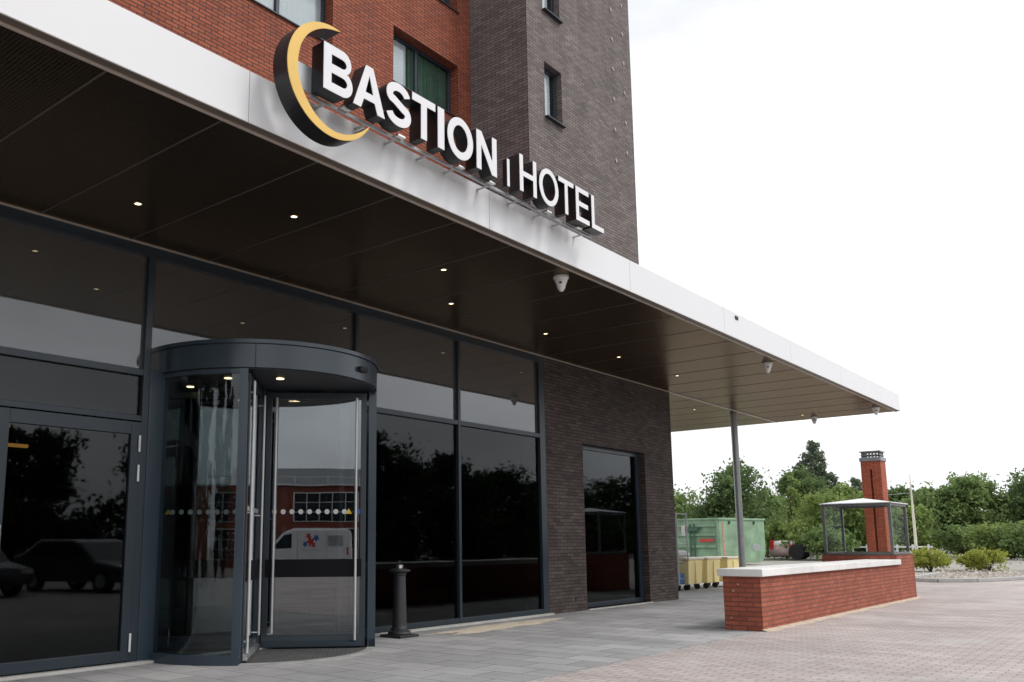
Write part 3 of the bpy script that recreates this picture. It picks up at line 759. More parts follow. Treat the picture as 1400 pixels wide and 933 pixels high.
t = thing('glass_enclosure','glass enclosure with grey corner posts and white pyramid roof on the brick wall end','glass enclosure',(21.0,5.46,.957))
EX0,EX1,EY0,EY1=20.30,21.70,4.77,6.17
for z0,z1 in ((.957,1.005),(1.99,2.045)):
    m=MB(); m.box(EX0,EX1,EY0,EY0+.05,z0,z1); m.box(EX0,EX1,EY1-.05,EY1,z0,z1); m.box(EX0,EX0+.05,EY0+.05,EY1-.05,z0,z1); m.box(EX1-.05,EX1,EY0+.05,EY1-.05,z0,z1)
    m.build('rail', M['case_grey'], t, bevel=.004)
for x in (EX0,EX1-.055):
    for y in (EY0,EY1-.055):
        MB().box(x-.002,x+.057,y-.002,y+.057,1.01,1.99).build('post', M['case_grey'], t, bevel=.004)
g=.035
for a in ((EX0+.07,EX1-.07,EY0+g-.004,EY0+g+.004),(EX0+.07,EX1-.07,EY1-g-.004,EY1-g+.004),(EX0+g-.004,EX0+g+.004,EY0+.07,EY1-.07),(EX1-g-.004,EX1-g+.004,EY0+.07,EY1-.07)):
    MB().box(*a,1.01,1.99).build('glass_pane', M['glass_case'], t)
m=MB(); cx,cy=(EX0+EX1)/2,(EY0+EY1)/2; e=.035
m.add([(EX0-e,EY0-e,2.046),(EX1+e,EY0-e,2.046),(EX1+e,EY1+e,2.046),(EX0-e,EY1+e,2.046),(EX0-e,EY0-e,2.062),(EX1+e,EY0-e,2.062),(EX1+e,EY1+e,2.062),(EX0-e,EY1+e,2.062),(cx,cy,2.185)],
      [(0,3,2,1),(0,1,5,4),(1,2,6,5),(2,3,7,6),(3,0,4,7),(4,5,8),(5,6,8),(6,7,8),(7,4,8)])
m.build('roof', M['roof_white'], t)

t = thing('brick_chimney','tall red brick chimney with a dark vertical slot and steel cowl behind the glass enclosure','chimney',(28.3,7.0,0))
X0,X1,Y0,Y1=28.0,28.58,6.74,7.29
m=MB(); zt=3.58; ym=(Y0+Y1)/2
m.box(X0,X1,Y0,ym-.028,-.05,zt); m.box(X0,X1,ym+.028,Y1,-.05,zt); m.box(X0+.10,X1-.001,ym-.028,ym+.028,-.05,zt-.001); m.box(X0+.001,X0+.10,ym-.028,ym+.028,3.34,zt-.001)
m.build('shaft', M['chimney_brick'], t)
MB().box(X0-.03,X1+.03,Y0-.03,Y1+.03,zt,zt+.12).build('flashing', M['lead'], t, bevel=.02)
m=MB()
for i in range(6):
    for x,y in ((X0+.04+i*.10,Y0+.04),(X0+.04+i*.10,Y1-.04),(X0+.04,Y0+.04+i*.092),(X1-.04,Y0+.04+i*.092)): m.box(x-.012,x+.012,y-.012,y+.012,zt+.12,zt+.28)
m.box(X0+.01,X1-.01,Y0+.01,Y1-.01,zt+.185,zt+.20)
cw_=m.build('cowl', M['zinc'], t)
MB().box(X0-.02,X1+.02,Y0-.02,Y1+.02,zt+.28,zt+.31).build('cowl_lid', M['zinc'], cw_)

# ---------------------------------------------------------------- yard things behind the corner
def bin_(loc,label):
    t=thing('wheeled_bin',label,'bin',loc,0,'yellow wheeled bins in the yard')
    m=MB()
    a,b,h0,h1=.40,.44,.15,.78
    d0,d1=.36,.40
    m.add([(-a,-d0,h0),(a,-d0,h0),(a,d0,h0),(-a,d0,h0),(-b,-d1,h1),(b,-d1,h1),(b,d1,h1),(-b,d1,h1)],[(0,3,2,1),(4,5,6,7),(0,1,5,4),(1,2,6,5),(2,3,7,6),(3,0,4,7)])
    m.box(-.05,.05,-d1-.02,-d0+.04,h0+.02,h1-.04)
    m.build('tub', M['yellow_bin'], t, local=True, bevel=.015)
    MB().box(-b-.03,b+.03,-d1-.03,d1+.03,h1,h1+.05).build('rim', M['cream'], t, local=True, bevel=.012)
    for x in (-.3,.3):
        for y in (-.27,.27):
            m=MB(); m.tube([(x-.025,y,.075),(x+.025,y,.075)],.075,14); m.box(x-.04,x+.04,y-.03,y+.03,.135,.16); m.build('wheel', M['tyre'], t, local=True)
    return t
b0=bin_((22.35,10.50,0),'yellow wheeled bin nearest the brown brick corner, behind the steel cage')
dup(b0,(23.42,10.46,0),label='yellow wheeled bin in the middle of the row behind the low wall')
dup(b0,(24.55,10.36,0),label='yellow wheeled bin farthest right, half hidden by the end of the low wall coping')
m=MB(); m.lathe([(.02,0),(.30,.02),(.36,.08),(.33,.15),(.2,.19),(.05,.20)],(0,0,0),14)
o=m.build('rubbish_bag', M['white_bag'], None, smooth=True); o.location=(22.25,10.6,.832); tag(o,'white bag lying on top of a yellow bin beside the steel cage','bag')
t=thing('roll_cage','tall thin galvanised roll cage on wheels next to the brown brick corner','roll cage',(21.8,10.50,0))
def cage(x0,x1,y0,y1):
    for x in (x0,x1):
        for y in (y0,y1): MB().tube([(x,y,.16),(x,y,2.02)],.022,8).build('upright', M['zinc'], t, local=True)
    for z in (.3,.75,1.2,1.6,1.98):
        m=MB(); m.tube([(x0,y0,z),(x1,y0,z)],.012,6); m.tube([(x0,y1,z),(x1,y1,z)],.012,6); m.tube([(x0,y0,z),(x0,y1,z)],.012,6)
        m.build('rung', M['zinc'], t, local=True)
    MB().box(x0,x1,y0,y1,.14,.17).build('floor_plate', M['zinc'], t, local=True)
    for x in (x0+.06,x1-.06):
        for y in (y0+.06,y1-.06):
            MB().tube([(x-.02,y,.07),(x+.02,y,.07)],.07,12).build('wheel', M['tyre'], t, local=True)
cage(-.3,.3,-.30,.35)
MB().box(-.10,.12,-.335,-.325,1.42,1.68).build('plate', M['white_paint'], t, local=True)
o=MB().box(-.16,.16,-.16,.16,0,.26).build('plastic_crate', M['blue'], None, bevel=.02); o.location=(21.75,10.40,.172); tag(o,'small blue plastic crate on the bottom of the roll cage','crate')

# green skip container
ca=math.atan2(-.87,4.17)
t=thing('skip_container','large pale green steel waste container with ribbed end behind the yellow bins','container',(45.0,18.95,0),ca)
L_,W_=4.26,4.6
m=MB(); m.prism([(0,.12),(L_-.55,.12),(L_-.2,.28),(L_-.03,.6),(L_,1.0),(L_,2.42),(0,2.42)],'y',0,W_)
m.build('shell', M['green_skip'], t, local=True, bevel=.02)
m=MB(); m.box(-.05,L_+.05,-.06,.06,2.40,2.50); m.box(-.06,.06,.06,W_,2.40,2.50); m.build('top_rail', M['green_skip'], t, local=True, bevel=.015)
m=MB()
for z in (.35,1.0,1.62,2.1): m.box(-.10,-.001,.16,W_,z-.07,z+.07)
m.box(-.085,-.001,.02,.14,.14,2.4); m.build('end_rib', M['green_skip'], t, local=True, bevel=.02)
m=MB()
for y in (1.5,1.75): m.box(-.14,-.101,y-.05,y+.05,.2,2.2)
m.box(-.20,-.10,1.2,2.1,1.82,2.02); m.build('door_latch', M['green_dark'], t, local=True)
for x in (.9,3.2):
    m=MB(); m.box(x-.04,x+.04,-.09,-.001,2.18,2.34); m.build('lifting_hook', M['green_dark'], t, local=True)
MB().box(3.0,3.7,-.008,-.001,.75,1.1).build('worn_patch', M['zinc'], t, local=True)
MB().box(.30,.42,-.012,-.001,.5,2.25).build('red_stripe', plain('faded_red_stripe',(.55,.22,.18),.7,0,.3,.4,6.0), t, local=True)
MB().box(-.112,-.101,.3,1.2,1.25,1.4).build('red_stripe', M['red_paint'], t, local=True)
m=MB(); m.box(2.05,2.12,-.04,.0,.14,2.4); m.build('side_rib', M['green_dark'], t, local=True)

# farm trailer with tank
t=thing('tank_trailer','red and white tank trailer with a big black tyre parked beyond the green container','trailer',(60,20.6,0),R(-95))
m=MB(); m.tube([(-1.15,0,.62),(-1.05,0,.62),(.55,0,.62),(.65,0,.62)],[.30,.36,.36,.30],18); m.build('lower_tank', M['rust_pink'], t, local=True, smooth=True)
m=MB(); m.tube([(-.85,0,1.06),(.45,0,1.06)],.25,14); m.build('upper_tank', M['white_paint'], t, local=True, smooth=True)
m=MB(); m.box(-1.05,-.80,-.35,.35,.55,1.32); m.build('head_board', M['red_paint'], t, local=True, bevel=.03)
m=MB(); m.box(.30,.36,-.40,-.34,.5,1.2); m.box(.55,.61,-.40,-.34,.5,1.1); m.box(.25,.7,-.41,-.35,.95,1.03); m.build('frame', M['red_paint'], t, local=True)
m=MB(); m.tube([(.78,-.5,.55),(.78,-.15,.55)],.50,24); m.build('tyre', M['tyre'], t, local=True); m=MB(); m.tube([(.78,.15,.55),(.78,.5,.55)],.50,24); m.build('tyre', M['tyre'], t, local=True)

# mast and fence
t=thing('flag_mast','thin white mast with a cross arm behind the glass enclosure','mast',(45,9.62,0))
MB().tube([(0,0,0),(0,0,2.4),(0,0,3.4),(0,0,4.25)],[.075,.055,.035,.015],12).build('pole', plain('cream_mast',(.72,.68,.56),.5), t, local=True, smooth=True)
m=MB(); m.tube([(0,0,3.42),(0,1.2,3.36)],.012,6); m.build('cross_arm', M['zinc'], t, local=True)
t=thing('low_fence','low white rail fence far beyond the chimney','fence',(62,15.5,0))
m=MB()
for k in range(9):
    m=MB(); m.box(-.05,.05,-3+k*.9,-2.9+k*.9,0,1.0); m.build('fence_post', M['white_paint'], t, local=True)
for z in (.45,.85):
    m=MB(); m.box(-.06,.06,-3.2,4.6,z-.05,z+.05); m.build('fence_rail', M['white_paint'], t, local=True)

# ---------------------------------------------------------------- ground
def sheet(name,poly,z,mat,label=None):
    o=MB().add([(p[0],p[1],z) for p in poly],[tuple(range(len(poly)))]).build(name,mat)
    o['kind']='structure'
    return o
sheet('ground',[(-400,-400),(900,-400),(900,900),(-400,900)],-.008,M['ground'])
sheet('paving',[(-12,4.74),(36,4.74),(36,16),(18.5,16),(18.5,8.9),(-12,8.9)],.0,M['slab'])
kx=[(-60,4.74),(-60,-60),(30.2,-60),(30.2,2.5),(29.75,5.4),(29.95,6.1),(30.6,6.75),(32,7.05),(36,7.15),(36,4.74)]
sheet('brick_paving',[(-40,4.74),(-40,-14),(60,-14),(60,3.2),(33,4.2),(30.6,5.0),(29.9,5.9),(30.3,6.6),(31.5,6.95),(36,7.05),(36,9.5),(21.9,9.5),(21.9,4.74)],.004,M['paver'])
sheet('road',[(-120,-14),(-120,-24),(160,-24),(160,-14)],.003,M['asphalt'])
# kerb round the planting bed
kp=[(60,3.2),(33,4.2),(30.6,5.0),(29.9,5.9),(30.3,6.6),(31.5,6.95),(36,7.05)]
m=MB()
for (ax,ay),(bx,by) in zip(kp,kp[1:]):
    d=Vector((bx-ax,by-ay)); n=Vector((d.y,-d.x)).normalized()*.07
    m.add([(ax-n.x,ay-n.y,0),(bx-n.x,by-n.y,0),(bx+n.x,by+n.y,0),(ax+n.x,ay+n.y,0),(ax-n.x,ay-n.y,.12),(bx-n.x,by-n.y,.12),(bx+n.x,by+n.y,.12),(ax+n.x,ay+n.y,.12)],[(0,3,2,1),(4,5,6,7),(0,1,5,4),(1,2,6,5),(2,3,7,6),(3,0,4,7)])
o=m.build('kerb', M['kerb'], None, bevel=.02); o['kind']='structure'
# loose stones in the bed
v=[];f=[]
for k in range(420):
    x=RNG.uniform(30.3,42); y=4.9+RNG.uniform(0,2.2) if x<36 else RNG.uniform(3.9,8); r=RNG.uniform(.03,.13)
    o_=len(v); 
    for q in ((1,0,0),(-1,0,0),(0,1,0),(0,-1,0),(0,0,1),(0,0,-.4)):
        v.append((x+q[0]*r*RNG.uniform(.6,1.2),y+q[1]*r*RNG.uniform(.6,1.2),.0+q[2]*r*.8*RNG.uniform(.6,1.2)))
    f+=[(o_+a,o_+b,o_+4) for a,b in ((0,2),(2,1),(1,3),(3,0))]+[(o_+b,o_+a,o_+5) for a,b in ((0,2),(2,1),(1,3),(3,0))]
o=MB().add(v,f).build('rubble', M['rubble']); o['kind']='stuff'; o['label']='pale loose stones in the planting bed behind the kerb'
# swept jointing sand on the slabs by the glazing
pts=[]
for k in range(60):
    a=2*PI*k/60
    rx=1.55*(1+.16*math.sin(3*a+1)+.10*math.sin(7*a)+.07*math.sin(13*a+2)); ry=.30*(1+.22*math.sin(2*a+.6)+.12*math.sin(5*a)+.12*math.sin(11*a+1))
    pts.append((11.0+rx*math.cos(a),8.17+ry*math.sin(a)))
m=MB(); n=len(pts)
m.add([(p[0],p[1],.0035) for p in pts]+[(11.0+(p[0]-11.0)*.82,8.17+(p[1]-8.17)*.82,.0075) for p in pts],[(i,(i+1)%n,n+(i+1)%n,n+i) for i in range(n)]+[tuple(range(n,2*n))])
def sandmat():
    m,nt,ns,ln,b=nmat('thin_sand')
    tc=N(ns,'ShaderNodeTexCoord'); no=N(ns,'ShaderNodeTexNoise',Scale=3.0,Detail=9.0,Roughness=.75); ln.new(tc.outputs['Object'],no.inputs['Vector'])
    mr=N(ns,'ShaderNodeMapRange'); mr.inputs[1].default_value=.30; mr.inputs[2].default_value=.46; ln.new(no.outputs[0],mr.inputs[0])
    ln.new(mr.outputs[0], b.inputs['Alpha']); b.inputs['Base Color'].default_value=(.62,.53,.42,1); b.inputs['Roughness'].default_value=.95
    return m
o=m.build('sand', sandmat()); o['kind']='stuff'; o['label']='thin spread of pale sand on the grey slabs in front of the glazing'
# sand along the foot of the low wall
m=MB(); x=12.5; prev=None; vs=[];fs=[]
k=0
while x<21.9:
    w_=.05+.05*abs(math.sin(x*2.3))+RNG.uniform(0,.05); vs+=[(x,4.722,.03),(x,4.72-w_,.0055)]; k+=1; x+=.12
fs=[(2*i,2*i+1,2*i+3,2*i+2) for i in range(k-1)]
o=MB().add(vs,fs).build('sand', M['sand']); o['kind']='stuff'; o['label']='narrow line of sand along the foot of the low brick wall'

# ---------------------------------------------------------------- trees
def leaves(blobs, leaf, count, seed, droop=0.0):
    """leaf-sized quads gathered in clumps that fill a crown given as ellipsoids (x,y,z,rx,ry,rz,weight)"""
    g=np.random.default_rng(seed)
    wts=np.array([b[6] for b in blobs]); wts=wts/wts.sum()
    V=[]
    per=42
    for b,wt in zip(blobs,wts):
        nc=max(4,int(count*wt/per))
        d=g.normal(size=(nc,3)); d/=np.linalg.norm(d,axis=1)[:,None]
        rr=g.uniform(.25,1.0,size=(nc,1))**.5
        cen=np.array(b[:3])+d*rr*np.array(b[3:6])*g.uniform(.82,1.12,size=(nc,1))
        cr=.17*(b[3]*b[4]*b[5])**(1/3)*g.uniform(.6,1.5,size=(nc,1))
        p=np.repeat(cen,per,0)+g.normal(size=(nc*per,3))*np.repeat(cr,per,0)*np.array([1,1,.75])
        V.append(p)
    P=np.concatenate(V); n=len(P)
    a=g.normal(size=(n,3)); a/=np.linalg.norm(a,axis=1)[:,None]
    t=g.normal(size=(n,3)); t-=a*(t*a).sum(1)[:,None]; t/=np.linalg.norm(t,axis=1)[:,None]
    s=leaf*g.uniform(.6,1.4,size=(n,1))
    Q=np.stack([P-a*s,P+t*s*.55,P+a*s,P-t*s*.55],1).reshape(-1,3)
    Q[:,2]=np.maximum(Q[:,2],.02)
    return Q
def leafmesh(name,Q,mat,parent):
    n=len(Q)//4
    me=bpy.data.meshes.new(name)
    me.vertices.add(len(Q)); me.vertices.foreach_set('co',Q.astype(np.float32).ravel())
    me.loops.add(n*4); me.loops.foreach_set('vertex_index',np.arange(n*4,dtype=np.int32))
    me.polygons.add(n); me.polygons.foreach_set('loop_start',np.arange(0,n*4,4,dtype=np.int32)); me.polygons.foreach_set('loop_total',np.full(n,4,dtype=np.int32))
    me.update(calc_edges=True); me.materials.append(mat)
    o=bpy.data.objects.new(name,me); COL.objects.link(o); o.parent=parent
    return o
SEED=[100]
def tree(name,label,cat,loc,h,w,shape,mat,count,leaf,group=None,base=.18):
    SEED[0]+=1; sd=SEED[0]; g=random.Random(sd)
    t=thing(name,label,cat,loc,0,group)
    z0=h*base
    if shape=='round':
        blobs=[(0,0,(z0+h)/2,w*.36,w*.36,(h-z0)*.42,3)]
        for k in range(7):
            a=g.uniform(0,2*PI); r=w*.27*g.uniform(.7,1.1); z=z0+(h-z0)*g.uniform(.22,.80)
            q=w*.20*g.uniform(.7,1.2); blobs.append((r*math.cos(a),r*math.sin(a),z,q,q,q*.85,1))
        blobs.append((g.uniform(-.1,.1)*w,0,h-w*.16,w*.16,w*.16,w*.16,.8))
    elif shape=='cone':
        blobs=[]
        for k in range(7):
            f=k/6; z=z0+(h-z0)*(.06+.88*f); q=w*.46*(1-f)**.8+w*.05
            for j in range(3 if f<.7 else 1):
                a=g.uniform(0,2*PI); blobs.append((q*.45*math.cos(a),q*.45*math.sin(a),z+g.uniform(-.1,.1)*h,q*.7,q*.7,(h-z0)*.11,max(.15,q*q/w/w*8)))
    elif shape=='poplar':
        blobs=[]
        for k in range(9):
            f=k/8; z=z0+(h-z0)*(.04+.93*f); q=w*.5*(math.sin(PI*min(1,.10+.82*f))**.8)*(1-.25*f)+.12
            blobs.append((g.uniform(-.14,.14)*w,g.uniform(-.16,.16)*w+.25*f,z,q,q,(h-z0)*.08,1))
    elif shape=='bush':
        blobs=[(0,0,h*.5,w*.34,w*.34,h*.46,2)]
        for k in range(6):
            a=g.uniform(0,2*PI); q=w*.22*g.uniform(.7,1.2); blobs.append((w*.28*math.cos(a),w*.28*math.sin(a),h*g.uniform(.3,.75),q,q,min(q,h*.3),1))
    leafmesh('crown' if name!='shrub' else 'foliage', leaves(blobs,leaf,count,sd), mat, t)
    m=MB()
    if shape!='bush':
        tr=max(.08,h*.018)
        pts=[(0,0,-.05),(g.uniform(-.1,.1),g.uniform(-.1,.1),h*.3),(g.uniform(-.2,.2),g.uniform(-.2,.2),h*.6),(g.uniform(-.2,.2),g.uniform(-.2,.2),h*.88)]
        m.tube(pts,[tr*1.3,tr,tr*.6,tr*.2],9)
        for k in range(7):
            f=g.uniform(.28,.75); a=g.uniform(0,2*PI); r=w*.34*(1-f*.4)
            m.tube([(pts[1][0]*.8,pts[1][1]*.8,h*f),(r*.5*math.cos(a),r*.5*math.sin(a),h*(f+.09)),(r*math.cos(a),r*math.sin(a),h*min(.95,f+.17))],[tr*.45,tr*.28,tr*.1],6)
        m.build('trunk', M['bark'], t, local=True, smooth=True)
    else:
        for k in range(5):
            a=g.uniform(0,2*PI); m.tube([(0,0,-.03),(w*.1*math.cos(a),w*.1*math.sin(a),h*.3),(w*.25*math.cos(a),w*.25*math.sin(a),h*.7)],[.03,.022,.01],6)
        m.build('stem', M['bark'], t, local=True)
    return t
TG='trees beyond the yard'
tree('broadleaf_tree','large dark green spreading tree behind the green container and the grey column','tree',(62,24.9,0),6.75,6.6,'round',M['leaf_dark'],15000,.13,TG,.12)
tree('broadleaf_tree','green tree at the left, just right of the brown brick corner above the container','tree',(75,36.0,0),6.6,7.5,'round',M['leaf_mid'],11000,.15,TG)
tree('broadleaf_tree','pale green pointed young tree left of the poplar','tree',(74,24.7,0),6.6,5.2,'cone',M['leaf_light'],11000,.13,TG,.05)
tree('broadleaf_tree','mid green rounded tree between the dark spreading tree and the pale pointed tree','tree',(69,25.2,0),5.4,5.0,'round',M['leaf_mid'],10000,.13,TG)
tree('broadleaf_tree','very dark tree directly in front of the poplar','tree',(86,28.0,0),8.2,6.2,'round',M['leaf_dark'],12000,.16,TG)
tree('poplar_tree','tall slender grey green poplar rising above all other trees','tree',(95,29.4,0),11.2,4.0,'poplar',M['leaf_pale'],9000,.17,TG,.25)
tree('poplar_tree','shorter slender grey green poplar just right of the tall one','tree',(95,28.1,0),8.6,3.0,'poplar',M['leaf_pale'],6000,.17,TG,.25)
tree('broadleaf_tree','light green dome shaped tree behind the glass enclosure, left of the chimney','tree',(65,18.5,0),5.15,6.2,'round',M['leaf_light'],15000,.13,TG,.06)
tree('broadleaf_tree','hazy grey green distant tree touching the left edge of the chimney','tree',(120,31.7,0),9.2,6.0,'round',M['leaf_pale'],6000,.24,TG)
tree('broadleaf_tree','dark green tree just right of the chimney behind the mast','tree',(90,20.6,0),6.2,6.5,'round',M['leaf_dark'],9000,.18,TG)
tree('broadleaf_tree','mid green tree to the right of the white mast','tree',(78,15.4,0),5.7,6.2,'round',M['leaf_mid'],10000,.16,TG,.08)
tree('broadleaf_tree','tall mid green tree, second from the right edge of the picture','tree',(80,12.4,0),6.4,6.4,'round',M['leaf_mid'],10000,.16,TG,.08)
tree('broadleaf_tree','dark green tree at the far right edge of the picture','tree',(82,9.2,0),6.9,6.8,'round',M['leaf_dark'],10000,.16,TG,.08)
tree('broadleaf_tree','broad light green tree low behind the right corner post of the glass enclosure','tree',(70,15.2,0),3.6,5.0,'round',M['leaf_light'],8000,.14,TG,.04)
SG='shrubs and undergrowth bushes'
sh=[(58,27.5,2.6,4.5,'leaf_light','light green bush low behind the left part of the container'),(57.5,23.3,2.9,4.6,'leaf_mid','mid green bush behind the right end of the container'),
    (62,20.6,3.3,5.0,'leaf_light','pale bush behind the tank trailer'),(66,22.8,3.4,4.5,'leaf_mid','tall mid green bush between the container and the trailer'),
    (60,18.0,2.4,3.8,'leaf_mid','mid green bush low between trailer and glass enclosure'),(66,17.0,2.6,4.4,'leaf_light','light green bush seen through the glass enclosure beside the chimney'),
    (72,12.2,2.2,5.0,'leaf_mid','mid green bush right of the mast above the yellow shrub'),(68,10.0,2.4,4.5,'leaf_light','light green bush near the right edge'),(66,7.6,2.6,4.5,'leaf_mid','mid green bush at the right edge'),
    (70,31.0,3.0,5.5,'leaf_mid','mid green bush behind the left end of the container'),(72,19.6,3.2,5.0,'leaf_dark','dark green bush behind the dome shaped tree')]
for x,y,h,w,mt,l in sh: tree('shrub',l,'bush',(x,y,0),h,w,'bush',M[mt],5500,.12,SG)
for x,y,h,w,mt,l in ((40.5,8.2,.95,2.3,'leaf_yellow','yellow green clipped shrub in the planting bed right of the brick wall end'),(41.5,6.3,.85,2.4,'leaf_yellow','yellow green clipped shrub farther right in the planting bed'),(43,4.6,.9,1.8,'leaf_mid','dark green clipped shrub at the right edge of the planting bed')):
    tree('shrub',l,'bush',(x,y,0),h,w,'bush',M[mt],4200,.055,SG)
# far belt of woods on the horizon
bl=[(0,0,1.8,6,30,1.6,1)]+[(RNG.uniform(-4,4),y,1.8+RNG.uniform(-.5,1.0),5,4,2.0+RNG.uniform(0,1.2),1) for y in np.linspace(-30,44,22)]
o=leafmesh('far_woods',leaves(bl,.26,26000,77)+np.array([0,0,0]),M['leaf_dark'],None); o.location=(128,20,0); tag(o,'low dark belt of far woods along the horizon',None,None,'stuff')

# ---------------------------------------------------------------- across the street (seen mirrored in the glass)
STG='street trees across the road'
for x,y,h,w,l in ((46,-27,9.5,9,'big dark tree across the road, mirrored in the glazing beside the revolving door'),(38,-31,8.2,8,'rounded dark tree across the road, mirrored behind the ashtray'),(55,-28,8.6,8.5,'dark tree across the road, mirrored in the last glazed bay'),
                  (66,-31,8.0,9,'dark broad tree across the road, mirrored at the edge of the brown brick'),(78,-32,9.0,9.5,'tall dark tree across the road, mirrored in the left of the tall window'),(30,-28,8.4,8,'dark tree across the road, mirrored in the left glazing'),(95,-36,9.5,11,'farthest dark tree across the road, mirrored in the tall window'),
                  (21,-30,7.6,7.5,'dark tree across the road, mirrored in the hinged door'),(-6,-30,8.5,5,'narrow dark tree across the road, mirrored in the curved door glass')):
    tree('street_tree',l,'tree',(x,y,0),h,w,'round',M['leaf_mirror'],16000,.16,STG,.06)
bl=[(x,-27.5+RNG.uniform(-1,1),1.5,4.5,1.5,1.9+RNG.uniform(0,.6),1) for x in np.arange(6,130,5.0)]
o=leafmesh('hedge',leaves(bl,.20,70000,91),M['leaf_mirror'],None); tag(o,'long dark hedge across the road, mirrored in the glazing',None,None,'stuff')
for x,y,h,w,l in ((-15,3.5,8.5,3.6,'slender dark tree left of the car park, mirrored in the curved door glass'),(-18,-1.0,9.0,4.2,'second slender dark tree left of the car park, mirrored in the curved door glass'),(-13,8.5,7.5,4.5,'dark tree nearest the hotel at the left, mirrored in the curved door glass')):
    tree('street_tree',l,'tree',(x,y,0),h,w,'poplar',M['leaf_mirror'],9000,.14,STG,.06)
# brick office building
t=ob_=thing('office_building','two storey red brick office with white windows, seen mirrored in the revolving door','building',(-26,-16,0))
ang=R(131)
ob=t; ob.rotation_euler=(0,0,ang); ob.scale=(1,1,.74)
m=MB(); m.box(3,16,0,10,0,6.2); m.box(-12,3,-.6,10,0,6.2)
m.build('wall', M['office_brick'], ob, local=True)
def off_win(x0,x1,z0,z1,y,nx,nz):
    fw=MB(); fw.box(x0,x1,y-.06,y-.02,z0,z1)
    b=fw.build('window', M['white_paint'], ob, local=True)
    g=MB()
    for i in range(nx):
        for j in range(nz):
            dx=(x1-x0-.1)/nx; dz=(z1-z0-.1)/nz
            g.box(x0+.07+i*dx,x0+.07+(i+1)*dx-.06,y-.075,y-.06,z0+.07+j*dz,z0+.07+(j+1)*dz-.06)
    g.build('pane', M['car_glass'], b, local=True)
for x in (13,9.6,6.2,3.7):
    for z in (.9,3.6): off_win(x,x+1.6,z,z+1.7,0,2,3)
for x in (-11.2,-6.5,-1.8):
    for z in (.6,3.4): off_win(x,x+3.8,z,z+2.3,-.6,5,3)
m=MB(); m.box(-12.2,3.2,-.8,10,6.21,6.35); m.box(-12.2,3,-.7,-.64,6.9,6.95)
for k in range(9): m.box(-12.1+k*1.85,-12.04+k*1.85,-.7,-.64,6.35,6.9)
m.build('roof_railing', M['white_paint'], ob, local=True)
m=MB(); m.box(-11,1,3,9,6.36,8.0); m.build('plant_room', M['zinc'], ob, local=True)
# white van
def wheel(par,x,y,r=.31,w=.2):
    o=MB().tube([(x,y-w/2,r),(x,y+w/2,r)],r,20).build('wheel', M['tyre'], par, local=True)
    MB().tube([(x,y-w/2-.012,r),(x,y+w/2+.012,r)],r*.6,16).build('rim', M['zinc'], o, local=True)
t=thing('parked_van','white delivery van with red and blue splash on its side, mirrored in the revolving door','van',(-13.4,-9.4,0),math.atan2(.755,-.656))
body=[(-2.1,.32),(2.0,.32),(2.12,.55),(2.08,.92),(1.35,1.08),(.75,1.72),(.45,1.85),(-1.9,1.88),(-2.08,1.75),(-2.15,.6)]
m=MB(); m.prism(body,'y',-.85,.85); m.build('body', M['van_white'], t, local=True, bevel=.05)
for y in (-.857,.852):
    m=MB(); m.prism([(.42,1.12),(1.2,1.10),(.72,1.62),(.42,1.68)],'y',y,y+.005); m.build('side_window', M['car_glass'], t, local=True)
    yo = y-.004 if y<0 else y+.009
    for cx_,cz_,rr,mt,ph in ((-.40,1.36,.20,'red_paint',.3),(-.62,1.50,.15,'blue',1.2),(-.30,1.58,.14,'red_paint',2.0),(-.16,1.27,.13,'blue',.7),(-.52,1.22,.11,'red_paint',1.7)):
        n=20; m=MB(); m.add([(cx_+rr*(.72+.28*math.cos(5*2*PI*k/n+ph))*math.cos(2*PI*k/n),yo,cz_+rr*(.72+.28*math.cos(5*2*PI*k/n+ph))*math.sin(2*PI*k/n)) for k in range(n)],[tuple(range(n))]); m.build('splash_mark', M[mt], t, local=True)
    m=MB(); m.box(-.95,.05,min(y,yo),max(y,yo),1.02,1.035); m.box(.16,.18,min(y,yo),max(y,yo),.5,1.72); m.box(-1.05,-1.035,min(y,yo),max(y,yo),.5,1.72); m.box(-1.75,-1.1,min(y,yo),max(y,yo),1.18,1.6)
    m.build('side_trim', M['zinc'], t, local=True)
    m=MB(); m.box(-1.98,-1.90,min(y,yo)-.004,max(y,yo)+.004,.85,1.15); m.build('tail_light', M['red_paint'], t, local=True)
m=MB(); m.box(-2.165,-2.14,-.6,-.05,1.15,1.62); m.box(-2.165,-2.14,.05,.6,1.15,1.62); m.build('rear_window', M['car_glass'], t, local=True)
for x in (-1.35,1.35):
    for y in (-.75,.75): wheel(t,x,y)
m=MB(); m.box(-2.2,2.2,-.87,.87,.30,.42); m.build('bumper', M['frame_dark'], t, local=True, bevel=.03)
# dark cars
def car(loc,rz,label):
    t=thing('parked_car',label,'car',loc,rz,'cars parked in front of the hotel')
    prof=[(-2.05,.28),(2.0,.28),(2.1,.5),(2.0,.72),(1.1,.86),(.45,1.36),(.1,1.44),(-1.1,1.42),(-1.75,1.05),(-2.1,.95),(-2.15,.5)]
    m=MB(); m.prism(prof,'y',-.86,.86); m.build('body', M['car_dark'], t, local=True, bevel=.07,seg=3)
    for y in (-.868,.863):
        m=MB(); m.prism([(-1.55,1.0),(.95,.92),(.42,1.30),(.08,1.37),(-1.05,1.35)],'y',y,y+.005); m.build('side_window', M['car_glass'], t, local=True)
    for x in (-1.3,1.32):
        for y in (-.76,.76): wheel(t,x,y)
    for y in (-.62,.62): MB().box(2.03,2.09,y-.17,y+.17,.58,.70).build('headlight', M['white_paint'], t, local=True)
    return t
cr=car((13.0,-6.5,0),R(75),'dark parked hatchback mirrored in the hinged door at the left')
